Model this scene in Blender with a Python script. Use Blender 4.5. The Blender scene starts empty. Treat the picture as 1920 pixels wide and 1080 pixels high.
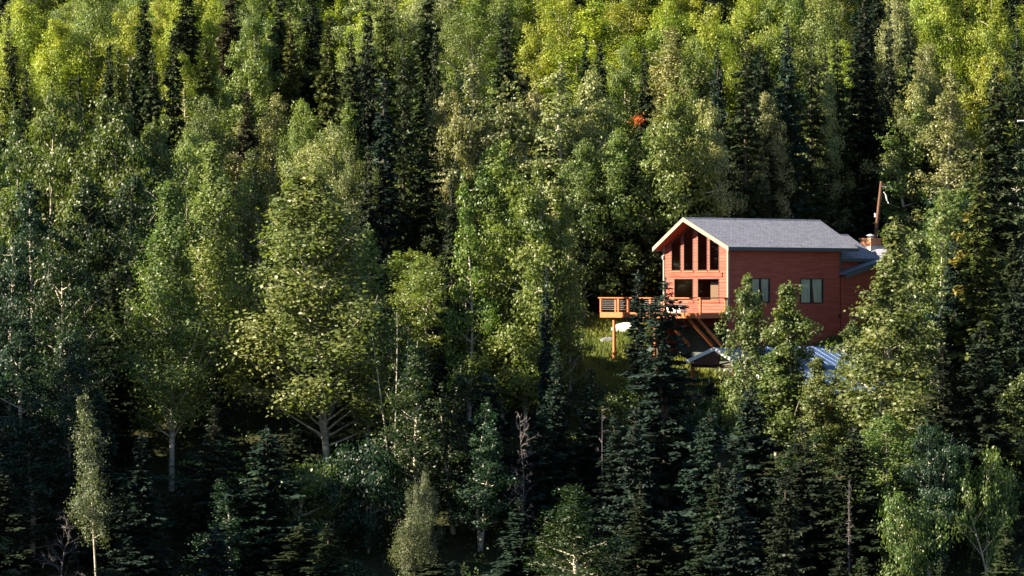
import bpy, math, random
import numpy as np

C = bpy.context.scene.collection
F = 6211.0                                   # focal length in photo pixels (photo 1920 wide)

# ---------------------------------------------------------------- camera, world, sun, exposure
cam_d = bpy.data.cameras.new("camera"); cam = bpy.data.objects.new("camera", cam_d); C.objects.link(cam)
cam.location = (0, 0, 0); cam.rotation_euler = (math.radians(90), 0, 0)
cam_d.sensor_width = 36; cam_d.lens = 36 * F / 1920; cam_d.clip_end = 3000; cam_d.clip_start = 1
scene = bpy.context.scene; scene.camera = cam
SUN = np.array([-1.0, -0.20, 0.58]); SUN = SUN / np.linalg.norm(SUN)
SUN_EL = math.asin(SUN[2]); SUN_ROT = math.atan2(SUN[0], SUN[1])
w = bpy.data.worlds.new("World"); scene.world = w; w.use_nodes = True
nt = w.node_tree; nt.nodes.clear()
sky = nt.nodes.new("ShaderNodeTexSky"); sky.sky_type = 'NISHITA'; sky.sun_disc = False
sky.sun_elevation = SUN_EL; sky.sun_rotation = SUN_ROT % (2 * math.pi)
sky.altitude = 600; sky.air_density = 0.8; sky.dust_density = 0.3
bg = nt.nodes.new("ShaderNodeBackground"); bg.inputs[1].default_value = 0.05
wo = nt.nodes.new("ShaderNodeOutputWorld")
nt.links.new(sky.outputs[0], bg.inputs[0]); nt.links.new(bg.outputs[0], wo.inputs[0])
sl = bpy.data.lights.new("sun", 'SUN'); sl.energy = 5.0; sl.angle = math.radians(0.5); sl.color = (1.0, 0.87, 0.66)
so = bpy.data.objects.new("sun", sl); C.objects.link(so)
from mathutils import Vector
so.rotation_euler = Vector((SUN[0], SUN[1], SUN[2])).to_track_quat('Z', 'Y').to_euler()
so.location = (-60, 200, 60)
scene.view_settings.view_transform = 'Standard'; scene.view_settings.look = 'None'
scene.view_settings.exposure = 2.05; scene.view_settings.gamma = 1.0
scene.cycles.max_bounces = 5; scene.cycles.diffuse_bounces = 1; scene.cycles.glossy_bounces = 2
scene.cycles.transmission_bounces = 3; scene.cycles.transparent_max_bounces = 6
scene.cycles.sample_clamp_indirect = 3.0; scene.cycles.caustics_reflective = False; scene.cycles.caustics_refractive = False

# ---------------------------------------------------------------- materials
def mat(name, col, rough=0.8, spec=0.3, metal=0.0):
    m = bpy.data.materials.new(name); m.use_nodes = True
    b = m.node_tree.nodes["Principled BSDF"]
    b.inputs["Base Color"].default_value = (*col, 1); b.inputs["Roughness"].default_value = rough
    b.inputs["Specular IOR Level"].default_value = spec; b.inputs["Metallic"].default_value = metal
    return m
def noise_mat(name, c1, c2, scale=4.0, rough=0.8, spec=0.3, bump=0.0, detail=6, stretch=(1, 1, 1), metal=0.0):
    m = mat(name, c1, rough, spec, metal); t = m.node_tree; b = t.nodes["Principled BSDF"]
    tc = t.nodes.new("ShaderNodeTexCoord"); mp = t.nodes.new("ShaderNodeMapping"); mp.inputs["Scale"].default_value = stretch
    n = t.nodes.new("ShaderNodeTexNoise"); n.inputs["Scale"].default_value = scale; n.inputs["Detail"].default_value = detail
    r = t.nodes.new("ShaderNodeValToRGB"); r.color_ramp.elements[0].color = (*c1, 1); r.color_ramp.elements[1].color = (*c2, 1)
    r.color_ramp.elements[0].position = 0.35; r.color_ramp.elements[1].position = 0.65
    t.links.new(tc.outputs["Object"], mp.inputs[0]); t.links.new(mp.outputs[0], n.inputs["Vector"])
    t.links.new(n.outputs["Fac"], r.inputs[0]); t.links.new(r.outputs[0], b.inputs["Base Color"])
    if bump:
        bp = t.nodes.new("ShaderNodeBump"); bp.inputs["Distance"].default_value = bump; bp.inputs["Strength"].default_value = 1
        t.links.new(n.outputs["Fac"], bp.inputs["Height"]); t.links.new(bp.outputs[0], b.inputs["Normal"])
    return m
def leaf_mat(name, rough, spec, trans, tboost):
    """foliage: colour = the tree's own tint (object colour) varied leaf clump by leaf clump"""
    m = bpy.data.materials.new(name); m.use_nodes = True; t = m.node_tree; b = t.nodes["Principled BSDF"]
    oi = t.nodes.new("ShaderNodeObjectInfo"); at = t.nodes.new("ShaderNodeAttribute"); at.attribute_name = "tint"
    hs = t.nodes.new("ShaderNodeHueSaturation")
    mr = t.nodes.new("ShaderNodeMapRange"); mr.inputs[3].default_value = 0.47; mr.inputs[4].default_value = 0.525
    mv = t.nodes.new("ShaderNodeMapRange"); mv.inputs[3].default_value = 1.3; mv.inputs[4].default_value = 0.68
    t.links.new(at.outputs["Fac"], mr.inputs[0]); t.links.new(at.outputs["Fac"], mv.inputs[0])
    t.links.new(mr.outputs[0], hs.inputs["Hue"]); t.links.new(mv.outputs[0], hs.inputs["Value"])
    t.links.new(oi.outputs["Color"], hs.inputs["Color"]); t.links.new(hs.outputs[0], b.inputs["Base Color"])
    b.inputs["Roughness"].default_value = rough; b.inputs["Specular IOR Level"].default_value = spec
    tr = t.nodes.new("ShaderNodeBsdfTranslucent"); mul = t.nodes.new("ShaderNodeMix"); mul.data_type = 'RGBA'; mul.blend_type = 'MULTIPLY'
    mul.inputs[0].default_value = 1; mul.inputs[7].default_value = (*tboost, 1)
    t.links.new(hs.outputs[0], mul.inputs[6]); t.links.new(mul.outputs[2], tr.inputs[0])
    mx = t.nodes.new("ShaderNodeMixShader"); mx.inputs[0].default_value = trans
    t.links.new(b.outputs[0], mx.inputs[1]); t.links.new(tr.outputs[0], mx.inputs[2])
    t.links.new(mx.outputs[0], t.nodes["Material Output"].inputs[0])
    return m
M = dict(
    leaf=leaf_mat("leaf", 0.46, 0.42, 0.38, (1.2, 1.35, 0.5)),
    fine=leaf_mat("fine_leaf", 0.5, 0.4, 0.36, (1.2, 1.3, 0.45)),
    needle=leaf_mat("needle", 0.6, 0.25, 0.12, (1.0, 1.2, 0.5)),
    bark=noise_mat("pale_bark", (0.52, 0.47, 0.38), (0.26, 0.22, 0.17), 3.0, 0.8, 0.2, 0.01, stretch=(1, 1, 4)),
    birch=noise_mat("birch_bark", (0.60, 0.55, 0.45), (0.28, 0.23, 0.17), 5.0, 0.8, 0.2, 0.0, stretch=(1, 1, 3)),
    sbark=noise_mat("spruce_bark", (0.09, 0.07, 0.055), (0.05, 0.04, 0.03), 6.0, 0.9, 0.1, 0.02, stretch=(2, 2, 0.5)),
    dead=noise_mat("bleached_wood", (0.15, 0.13, 0.135), (0.09, 0.08, 0.08), 6.0, 0.9, 0.1, 0.0),
    soil=noise_mat("forest_floor", (0.035, 0.045, 0.018), (0.06, 0.05, 0.025), 0.7, 0.95, 0.1, 0.05),
)
def ground_mat():
    m = noise_mat("hillside_soil", (0.022, 0.032, 0.012), (0.045, 0.04, 0.02), 0.7, 0.95, 0.1, 0.05)
    return m

# ---------------------------------------------------------------- mesh helpers
def mk_mesh(name, V, Q, tint=None, m=None, smooth=False):
    V = np.ascontiguousarray(V, dtype=np.float32).reshape(-1, 3); Q = np.ascontiguousarray(Q, dtype=np.int32)
    n = Q.shape[0]; k = Q.shape[1]
    me = bpy.data.meshes.new(name)
    me.vertices.add(len(V)); me.vertices.foreach_set("co", V.ravel())
    me.loops.add(n * k); me.loops.foreach_set("vertex_index", Q.ravel())
    me.polygons.add(n); me.polygons.foreach_set("loop_start", np.arange(0, n * k, k, dtype=np.int32))
    me.update(calc_edges=True)
    if smooth: me.polygons.foreach_set("use_smooth", np.ones(n, dtype=bool))
    if tint is not None:
        a = me.attributes.new("tint", 'FLOAT', 'FACE'); a.data.foreach_set("value", np.asarray(tint, dtype=np.float32))
    if m: me.materials.append(m)
    me.update()
    return me
class MB:
    """collects boxes, bars and faces for one mesh"""
    def __init__(s): s.v = []; s.f = []
    def quad(s, *p):
        i = len(s.v); s.v += [tuple(q) for q in p]; s.f.append(tuple(range(i, i + len(p))))
    def hull8(s, p):                          # p: 4 bottom (ccw), 4 top
        i = len(s.v); s.v += [tuple(q) for q in p]
        for f in ((3, 2, 1, 0), (4, 5, 6, 7), (0, 1, 5, 4), (1, 2, 6, 5), (2, 3, 7, 6), (3, 0, 4, 7)): s.f.append(tuple(i + k for k in f))
    def box(s, x0, x1, y0, y1, z0, z1):
        s.hull8([(x0, y0, z0), (x1, y0, z0), (x1, y1, z0), (x0, y1, z0), (x0, y0, z1), (x1, y0, z1), (x1, y1, z1), (x0, y1, z1)])
    def bar(s, a, b, wx, wz=None):
        a = Vector(a); b = Vector(b); d = (b - a).normalized(); up = Vector((0, 0, 1))
        if abs(d.z) > 0.97: up = Vector((0, 1, 0))
        r = d.cross(up).normalized() * wx / 2; u = r.cross(d).normalized() * (wz or wx) / 2
        s.hull8([a - r - u, a + r - u, b + r - u, b - r - u, a - r + u, a + r + u, b + r + u, b - r + u])
    def tube(s, pts, rad, n=8, cap=True):
        i0 = len(s.v)
        for k, p in enumerate(pts):
            p = Vector(p); d = (Vector(pts[min(k + 1, len(pts) - 1)]) - Vector(pts[max(k - 1, 0)])).normalized()
            a = d.orthogonal().normalized() if abs(d.z) < 0.9 else Vector((1, 0, 0)); a = (a - d * a.dot(d)).normalized(); b = d.cross(a)
            r = rad[k] if hasattr(rad, '__len__') else rad
            for j in range(n):
                t = 2 * math.pi * j / n; s.v.append(tuple(p + a * math.cos(t) * r + b * math.sin(t) * r))
        for k in range(len(pts) - 1):
            for j in range(n):
                s.f.append((i0 + k * n + j, i0 + k * n + (j + 1) % n, i0 + (k + 1) * n + (j + 1) % n, i0 + (k + 1) * n + j))
        if cap:
            s.f.append(tuple(i0 + j for j in range(n))[::-1]); e = i0 + (len(pts) - 1) * n; s.f.append(tuple(e + j for j in range(n)))
    def build(s, name, m, parent=None, off=(0, 0, 0)):
        me = bpy.data.meshes.new(name); me.from_pydata([(a - off[0], b - off[1], c - off[2]) for a, b, c in s.v], [], s.f); me.update()
        me.materials.append(m); o = bpy.data.objects.new(name, me); C.objects.link(o)
        if parent: o.parent = parent
        return o
def tag(o, label=None, cat=None, group=None, kind=None):
    if label: o["label"] = label
    if cat: o["category"] = cat
    if group: o["group"] = group
    if kind: o["kind"] = kind
    return o
def empty(name, loc, rz=0.0):
    o = bpy.data.objects.new(name, None); o.location = loc; o.rotation_euler = (0, 0, rz); o.empty_display_size = 0.3
    C.objects.link(o); return o

# ---------------------------------------------------------------- terrain
def ground(x, y):
    z = -5.2 + 0.37 * (y - 225)
    z = z + 0.10 * np.clip(x - 7, 0, 16)
    # unseen spur added off left, shaped to shade the foot of the slope
    k = np.clip((-33 - x) / 42, 0, 1); k = k * k * (3 - 2 * k); q = y - x * SUN[1] / SUN[0]; d_ = np.clip((222 - q) / 10, 0, 1); e_ = np.clip((202 - q) / 8, 0, 1)
    notch = 1 - .92 * np.exp(-((q - 193.0) / 2.2) ** 2) - .7 * np.exp(-((q - 186.3) / 1.6) ** 2)  # gaps shaped into the added spur so sun reaches two lower trees
    z = z + k * notch * (36 * d_ * d_ * (3 - 2 * d_) + 18 * e_)
    z = z + 0.5 * np.sin(x * 0.11 + 1.3) * np.sin(y * 0.09) + 0.22 * np.sin(x * 0.37 + y * 0.21)
    return z
gx = np.arange(-150, 151, 1.5); gy = np.concatenate([np.arange(-40, 150, 6.0), np.arange(150, 330, 1.5), np.arange(330, 520, 8.0)])
GX, GY = np.meshgrid(gx, gy); GZ = ground(GX, GY)
low = GY < 150
GZ = np.where(low, ground(GX, 150.0 + 0 * GY) + (GY - 150) * 0.12, GZ)
rg = np.random.default_rng(5); GZ = GZ + rg.normal(0, 0.05, GZ.shape)
nx = len(gx); ny = len(gy); idx = np.arange(nx * ny).reshape(ny, nx)
Q = np.stack([idx[:-1, :-1], idx[:-1, 1:], idx[1:, 1:], idx[1:, :-1]], -1).reshape(-1, 4)
hill = bpy.data.objects.new("hillside", mk_mesh("hillside", np.stack([GX, GY, GZ], -1), Q, m=ground_mat(), smooth=True)); C.objects.link(hill)
tag(hill, "steep dark forest floor of the hillside under the trees", "hillside", kind="structure")

# ---------------------------------------------------------------- cabin (local x = along the side wall, y = across the gable, z up)
TH = math.radians(48.6); HC = (14.35, 220.0); ZB = -5.0
HROT = math.pi / 2 - TH
def hw(v, u):                                # cabin local -> world xy
    return (HC[0] + v * math.sin(TH) - u * math.cos(TH), HC[1] + v * math.cos(TH) + u * math.sin(TH))
OFF = (0, 0, ZB)
M.update(
    siding=noise_mat("red_stained_siding", (0.27, 0.050, 0.030), (0.38, 0.088, 0.055), 1.2, 0.7, 0.3, stretch=(0.6, 0.6, 5)),
    soffit=noise_mat("red_stained_soffit", (0.28, 0.05, 0.03), (0.33, 0.06, 0.04), 2, 0.7, 0.3),
    trim=noise_mat("pale_trim_paint", (0.27, 0.26, 0.21), (0.23, 0.22, 0.18), 3, 0.6, 0.3),
    darktrim=mat("dark_fascia_paint", (0.06, 0.075, 0.085), 0.6),
    deckwood=noise_mat("orange_stained_timber", (0.50, 0.16, 0.055), (0.38, 0.11, 0.04), 3, 0.65, 0.3, stretch=(1, 1, 4)),
    winframe=mat("dark_window_frame", (0.035, 0.03, 0.03), 0.5),
    cable=mat("steel_cable", (0.6, 0.6, 0.6), 0.35, 0.5, 0.8),
    curtain=noise_mat("pale_curtain", (0.88, 0.90, 0.80), (0.60, 0.68, 0.58), 2.0, 0.9, 0.1, stretch=(6, 6, 0.3)),
    room=mat("room_plaster", (0.22, 0.16, 0.10), 0.9), roomdoor=mat("tan_door_paint", (0.30, 0.19, 0.13), 0.6),
    concrete=noise_mat("foundation_concrete", (0.10, 0.11, 0.10), (0.07, 0.08, 0.075), 1.5, 0.9, 0.1),
    brick=noise_mat("chimney_masonry", (0.60, 0.27, 0.15), (0.48, 0.20, 0.11), 6, 0.85, 0.2),
    plaster=noise_mat("chimney_flashing", (0.66, 0.58, 0.48), (0.55, 0.48, 0.4), 3, 0.7, 0.3),
    white=mat("white_paint", (0.8, 0.8, 0.78), 0.35), black=mat("black_metal", (0.02, 0.02, 0.02), 0.5),
    steel=noise_mat("pale_blue_roof_steel", (0.17, 0.26, 0.47), (0.12, 0.19, 0.37), 0.6, 0.45, 0.5, metal=0.45),
    barewood=noise_mat("weathered_timber", (0.13, 0.06, 0.04), (0.08, 0.04, 0.03), 4, 0.85, 0.2, stretch=(1, 1, 4)),
    pole=noise_mat("pole_timber", (0.15, 0.075, 0.05), (0.10, 0.055, 0.035), 3, 0.8, 0.2, stretch=(4, 4, 0.3)),
    tarp=noise_mat("turquoise_tarp", (0.01, 0.15, 0.20), (0.01, 0.11, 0.16), 2, 0.4, 0.5),
    rock=noise_mat("grey_rock", (0.20, 0.21, 0.23), (0.12, 0.12, 0.14), 3, 0.9, 0.2, 0.05),
)
def glass_mat():
    m = bpy.data.materials.new("window_glass"); m.use_nodes = True; t = m.node_tree; t.nodes.clear()
    o = t.nodes.new("ShaderNodeOutputMaterial"); g = t.nodes.new("ShaderNodeBsdfGlossy"); g.inputs[0].default_value = (0.9, 0.9, 0.9, 1); g.inputs[1].default_value = 0.02
    tr = t.nodes.new("ShaderNodeBsdfTransparent"); tr.inputs[0].default_value = (0.95, 0.95, 0.93, 1)
    fr = t.nodes.new("ShaderNodeFresnel"); fr.inputs[0].default_value = 1.5; mx = t.nodes.new("ShaderNodeMixShader")
    t.links.new(fr.outputs[0], mx.inputs[0]); t.links.new(tr.outputs[0], mx.inputs[1]); t.links.new(g.outputs[0], mx.inputs[2]); t.links.new(mx.outputs[0], o.inputs[0])
    return m
M["glass"] = glass_mat()
def shingle_mat():
    m = noise_mat("asphalt_shingle", (0.18, 0.185, 0.24), (0.31, 0.315, 0.38), 9, 0.85, 0.35, 0.0, stretch=(1, 1.0, 1))
    t = m.node_tree; b = t.nodes["Principled BSDF"]
    tc = t.nodes.new("ShaderNodeTexCoord"); br = t.nodes.new("ShaderNodeTexBrick")
    br.inputs["Scale"].default_value = 1.0; br.inputs["Brick Width"].default_value = 0.33; br.inputs["Row Height"].default_value = 0.16; br.inputs["Mortar Size"].default_value = 0.012
    br.inputs["Color1"].default_value = (0.6, 0.6, 0.6, 1); br.inputs["Color2"].default_value = (1, 1, 1, 1); br.inputs["Mortar"].default_value = (0.35, 0.35, 0.35, 1); br.inputs["Bias"].default_value = 0.2
    mx = t.nodes.new("ShaderNodeMix"); mx.data_type = 'RGBA'; mx.blend_type = 'MULTIPLY'; mx.inputs[0].default_value = 0.75
    src = b.inputs["Base Color"].links[0].from_socket
    t.links.new(tc.outputs["Object"], br.inputs["Vector"]); t.links.new(src, mx.inputs[6]); t.links.new(br.outputs[0], mx.inputs[7]); t.links.new(mx.outputs[2], b.inputs["Base Color"])
    return m
M["shingle"] = shingle_mat()

cabin = empty("cabin", (HC[0], HC[1], ZB), HROT)
tag(cabin, "red timber cabin with grey shingle roof, tall gable windows and raised orange deck", "cabin")
def B(mb, name, m, parent=cabin): return mb.build(name, M[m] if isinstance(m, str) else m, parent, OFF)

W, L = 6.08, 10.86
PIT = (4.71 - 2.73) / 3.63
def rz(u, e=-0.59, z0=2.73, mid=3.04): return z0 + ((u - e) if u <= mid else (2 * mid - u - e)) * PIT
def laps(outline, holes, zb, zt, plane, out, step=0.2):
    """lap siding: outline(z)->(a,b); holes [(a0,a1,z0,z1 or function)]; plane(a, o, z) -> point, o = outward offset"""
    mb = MB(); z = zb
    while z < zt - 0.02:
        z1 = min(z + step, zt); zm = (z + z1) / 2
        a, b = outline(zm)
        if b - a > 0.03:
            iv = [(a, b)]
            for h0, h1, y0, y1 in holes:
                if y0 < zm < y1:
                    nv = []
                    for p, q in iv:
                        if h1 <= p or h0 >= q: nv.append((p, q)); continue
                        if h0 > p: nv.append((p, h0))
                        if h1 < q: nv.append((h1, q))
                    iv = nv
            for p, q in iv:
                if q - p < 0.02: continue
                mb.quad(plane(p, 0.035, z), plane(q, 0.035, z), plane(q, 0.0, z1), plane(p, 0.0, z1))
                mb.quad(plane(p, 0.0, z), plane(q, 0.0, z), plane(q, 0.035, z), plane(p, 0.035, z))
        z = z1
    return mb
# gable wall (faces local -x), openings in u
ups = [(0.81, 1.72), (1.93, 2.85), (3.28, 4.19), (4.46, 5.37)]
lows = [(0.81, 2.85), (3.28, 5.10)]
def wtop(u): return rz(u) - 0.42
holes = []
for a, b in ups:
    n = 6
    for k in range(n):
        p, q = a + (b - a) * k / n, a + (b - a) * (k + 1) / n
        holes.append((p, q, 1.14, wtop((p + q) / 2)))
for a, b in lows: holes.append((a, b, -0.90, 0.64))
def gable_outline(z):
    if z < rz(0) - 0.2: return (0, W)
    d = (z - (rz(0) - 0.2)) / PIT; return (d, W - d)
B(laps(gable_outline, holes, -2.6, 4.3, lambda a, o, z: (-o, a, z), -1), "gable_wall", "siding")
sw = [(2.16, 3.95, -0.98, 0.66), (6.90, 9.16, -1.05, 0.66)]
B(laps(lambda z: (0, L), sw, -4.2, rz(0) - 0.15, lambda a, o, z: (a, -o, z), -1), "side_wall", "siding")
bk = MB(); bk.quad((0, W, -5.5), (L, W, -5.5), (L, W, 2.9), (0, W, 2.9)); bk.quad((L, 0, -5), (L, W, -5), (L, W, 2.9), (L, W / 2, 4.5), (L, 0, 2.9)); B(bk, "rear_wall", "siding")
# interior
rm = MB(); rm.quad((0.15, 0.15, -1.75), (6, 0.15, -1.75), (6, 5.9, -1.75), (0.15, 5.9, -1.75)); rm.quad((6, 0.05, -1.75), (6, 6, -1.75), (6, 6, 2.6), (6, 3.04, 4.4), (6, 0.05, 2.6))
rm.quad((0.12, 0.15, 0.86), (3.2, 0.15, 0.86), (3.2, 5.9, 0.86), (0.12, 5.9, 0.86)); B(rm, "interior", "room")
dr = MB(); dr.box(.55, .62, 1.35, 2.2, -1.74, 0.42); d_ = B(dr, "inner_door", "roomdoor")
# corner trim
tm = MB(); tm.box(-0.075, 0.06, -0.07, 0.055, -2.2, rz(0) - 0.2); B(tm, "corner_board", "trim")
tm = MB(); tm.box(-0.075, 0.06, W - 0.055, W + 0.07, -2.2, rz(0) - 0.2); B(tm, "corner_board", "trim")
tm = MB(); tm.box(L - 0.05, L + 0.06, -0.065, 0.05, 1.1, rz(0) - 0.15); B(tm, "corner_board", "darktrim")
tm = MB(); tm.box(-0.09, -0.02, 0.5, 5.6, 0.76, 1.04); B(tm, "belt_board", "siding")
# windows of the gable
def frame_bars(mb, pts, x0, x1, t):
    n = len(pts); c = (sum(p[0] for p in pts) / n, sum(p[1] for p in pts) / n)
    for i in range(n):
        a, b = pts[i], pts[(i + 1) % n]
        def inn(p): return (p[0] + (c[0] - p[0]) * t / max(abs(c[0] - p[0]), .01), p[1] + (c[1] - p[1]) * t / max(abs(c[1] - p[1]), .01))
        ai, bi = inn(a), inn(b)
        mb.hull8([(x0, a[0], a[1]), (x1, a[0], a[1]), (x1, b[0], b[1]), (x0, b[0], b[1]), (x0, ai[0], ai[1]), (x1, ai[0], ai[1]), (x1, bi[0], bi[1]), (x0, bi[0], bi[1])])
for a, b in ups + lows:
    top = [(b, wtop(b)), (a, wtop(a))] if (a, b) in ups else [(b, 0.64), (a, 0.64)]
    z0 = 1.14 if (a, b) in ups else -0.90
    mb = MB(); frame_bars(mb, [(a, z0), (b, z0)] + top, -0.04, 0.10, 0.05); f = B(mb, "window", "winframe")
    g = MB(); pts = [(a + .04, z0 + .04), (b - .04, z0 + .04)] + [(top[0][0] - .04, top[0][1] - .04), (top[1][0] + .04, top[1][1] - .04)]
    g.quad(*[(0.05, p[0], p[1]) for p in pts[::-1]]); B(g, "pane", "glass", f)
    s = MB(); s.box(-0.10, -0.04, a - 0.06, b + 0.06, z0 - 0.07, z0 - 0.002); B(s, "sill", "deckwood", f)
for a, b, z0, z1 in sw:
    mb = MB()
    for bx in ((a, b, z0, z0 + .07), (a, b, z1 - .07, z1), (a, a + .07, z0 + .07, z1 - .07), (b - .07, b, z0 + .07, z1 - .07), ((a + b) / 2 - .03, (a + b) / 2 + .03, z0 + .07, z1 - .07)):
        mb.box(bx[0], bx[1], -0.06, 0.06, bx[2], bx[3])
    f = B(mb, "window", "winframe"); g = MB(); g.quad((a + .03, 0.02, z0 + .03), (b - .03, 0.02, z0 + .03), (b - .03, 0.02, z1 - .03), (a + .03, 0.02, z1 - .03)); B(g, "pane", "glass", f)
    cu = MB(); n = 40
    for half in (0, 1):
        ca = a + .08 + half * (b - a) / 2; cb = ca + (b - a) / 2 - .14
        for k in range(n):
            p, q = k / n, (k + 1) / n
            y = lambda t: 0.08 + 0.03 * math.sin(t * 38)
            # the right curtain is drawn aside toward its hem
            sh = lambda t, zz: (ca + (cb - ca) * t) + (0.28 * (1 - zz) * (1 - t) if half else 0)
            cu.quad((sh(p, 0), y(p), z0 + .02), (sh(q, 0), y(q), z0 + .02), (sh(q, 1), y(q), z1), (sh(p, 1), y(p), z1))
    B(cu, "curtain", "curtain", f)
# roof
def slab(mb, pts, t, t0=0.0):                # pts top polygon (4), thickness t downwards starting t0 below
    b = [(p[0], p[1], p[2] - t0 - t) for p in pts]; u = [(p[0], p[1], p[2] - t0) for p in pts]; mb.hull8(b + u)
def gable_roof(v0e, v0r, v1, e, mid, z0, zr, parent_name="roof", fascia="trim"):
    E2 = 2 * mid - e
    R = MB(); slab(R, [(v0e, e, z0), (v1, e, z0), (v1, mid, zr), (v0r, mid, zr)], 0.06); slab(R, [(v0r, mid, zr), (v1, mid, zr), (v1, E2, z0), (v0e, E2, z0)], 0.06)
    r = B(R, parent_name, "shingle")
    S = MB(); slab(S, [(v0e + .05, e + .05, z0 + .03), (v1 - .05, e + .05, z0 + .03), (v1 - .05, mid, zr), (v0r + .05, mid, zr)], 0.16, 0.063); slab(S, [(v0r + .05, mid, zr), (v1 - .05, mid, zr), (v1 - .05, E2 - .05, z0 + .03), (v0e + .05, E2 - .05, z0 + .03)], 0.16, 0.063)
    B(S, "soffit", "soffit", r)
    for (y0, ya) in ((e, mid), (E2, mid)):
        f = MB(); f.hull8([(v0e - .05, y0, z0 - .27), (v0e + .04, y0, z0 - .27), (v0r + .04, ya, zr - .27), (v0r - .05, ya, zr - .27), (v0e - .05, y0, z0 + .02), (v0e + .04, y0, z0 + .02), (v0r + .04, ya, zr + .02), (v0r - .05, ya, zr + .02)]); B(f, "rake_board", fascia, r)
    f = MB(); f.box(v0e + .045, v1, e - .04, e + .04, z0 - .24, z0 - .005); B(f, "eave_board", "darktrim", r)
    f = MB(); f.box(v0e + .045, v1, E2 - .04, E2 + .04, z0 - .24, z0 - .005); B(f, "eave_board", "trim", r)
    rc = MB(); rc.hull8([(v0r, mid - .16, zr - .085), (v1, mid - .16, zr - .085), (v1, mid + .16, zr - .085), (v0r, mid + .16, zr - .085), (v0r, mid - .03, zr + .03), (v1, mid - .03, zr + .03), (v1, mid + .03, zr + .03), (v0r, mid + .03, zr + .03)]); B(rc, "ridge_cap", "shingle", r)
    return r
gable_roof(-0.52, -1.18, 12.1, -0.59, 3.04, 2.73, 4.71)
# lower rear range behind the main roof, same direction
gable_roof(10.95, 10.95, 15.2, 0.2, 3.3, 2.05, 3.74, "roof", "darktrim")
b2 = MB(); b2.box(L + .01, 14.9, 0.6, 6.1, -4, 1.95); B(b2, "rear_range_wall", "siding")
# cross wing: low gable facing the same way as the side wall
vw0, vwm, vw1 = 10.7, 17.6, 21.6; zw0, zwm = 0.98, 2.75
def wing_z(v): return zw0 + (v - vw0) * (zwm - zw0) / (vwm - vw0) if v <= vwm else zwm - (v - vwm) * (zwm - zw0) / (vw1 - vwm)
def wing_out(z):
    if z < wing_z(L + .02) - .15: return (L + 0.005, 21.3)
    d = (z - zw0 + .15) * (vwm - vw0) / (zwm - zw0); e = (z - zw0 + .15) * (vw1 - vwm) / (zwm - zw0)
    return (max(L + .005, vw0 + d), min(21.3, vw1 - e))
B(laps(wing_out, [], -5.0, 2.6, lambda a, o, z: (a, -0.05 - o, z), -1), "wing_wall", "siding")
R = MB(); slab(R, [(vw0, -0.7, zw0), (vwm, -0.7, zwm), (vwm, 6.5, zwm), (vw0, 6.5, zw0)], 0.07); slab(R, [(vwm, -0.7, zwm), (vw1, -0.7, zw0), (vw1, 6.5, zw0), (vwm, 6.5, zwm)], 0.07); wr = B(R, "roof", "shingle")
for a, b, za, zb_ in ((vw0 - .03, vwm, zw0, zwm), (vwm, vw1, zwm, zw0)):
    f = MB(); f.hull8([(a, -.78, za - .32), (b, -.78, zb_ - .32), (b, -.69, zb_ - .32), (a, -.69, za - .32), (a, -.78, za + .015), (b, -.78, zb_ + .015), (b, -.69, zb_ + .015), (a, -.69, za + .015)]); B(f, "rake_board", "darktrim", wr)
wb = MB(); wb.box(21.2, 21.3, 0, 6.4, -4, .9); wb.box(L + .1, 21.3, 6.3, 6.4, -4, .9); B(wb, "wing_end_wall", "siding")
# chimney
cv, cu_ = 17.8, 3.5
ch = MB(); ch.box(cv - .55, cv + .55, cu_ - .5, cu_ + .5, 2.75, 3.42); ch.box(cv - .62, cv + .62, cu_ - .57, cu_ + .57, 3.421, 3.52); chn = B(ch, "chimney", "brick")
fl = MB(); fl.hull8([(cv - 1.2, cu_ - 1.0, 2.35), (cv + 1.2, cu_ - 1.0, 2.35), (cv + 1.2, cu_ + 1.0, 2.35), (cv - 1.2, cu_ + 1.0, 2.35), (cv - .57, cu_ - .52, 2.98), (cv + .57, cu_ - .52, 2.98), (cv + .57, cu_ + .52, 2.98), (cv - .57, cu_ + .52, 2.98)]); B(fl, "flashing", "plaster", chn)
cp = MB(); cp.tube([(cv - .05, cu_, 3.52), (cv - .05, cu_, 3.6)], .22, 12); cp.tube([(cv - .05, cu_, 3.66), (cv - .05, cu_, 3.74), (cv - .05, cu_, 3.80), (cv - .05, cu_, 3.83)], [.30, .27, .18, .04], 14); B(cp, "cowl", "white", chn)
cp = MB(); cp.tube([(cv - .05, cu_, 3.6), (cv - .05, cu_, 3.66)], .17, 12); B(cp, "flue", "black", chn)
# foundation and small fittings
fd = MB(); fd.box(0.9, L - .2, 0.25, 5.9, -8.0, -2.45); B(fd, "foundation", "concrete")
vt = MB(); vt.tube([(10.75, -.04, -1.9), (10.75, -.16, -1.9)], .09, 10); B(vt, "wall_vent", "black")
hs_ = MB(); hs_.tube([(12.1 + .12 * math.sin(k * .5), -.14, -1.9 - k * .1) for k in range(9)], .02, 5); B(hs_, "garden_hose", "cable")
lt = MB(); lt.tube([(-0.12, W + .02, 1.95), (-0.12, W + .02, 2.18)], [.05, .07], 8); B(lt, "wall_lamp", "white")

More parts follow.
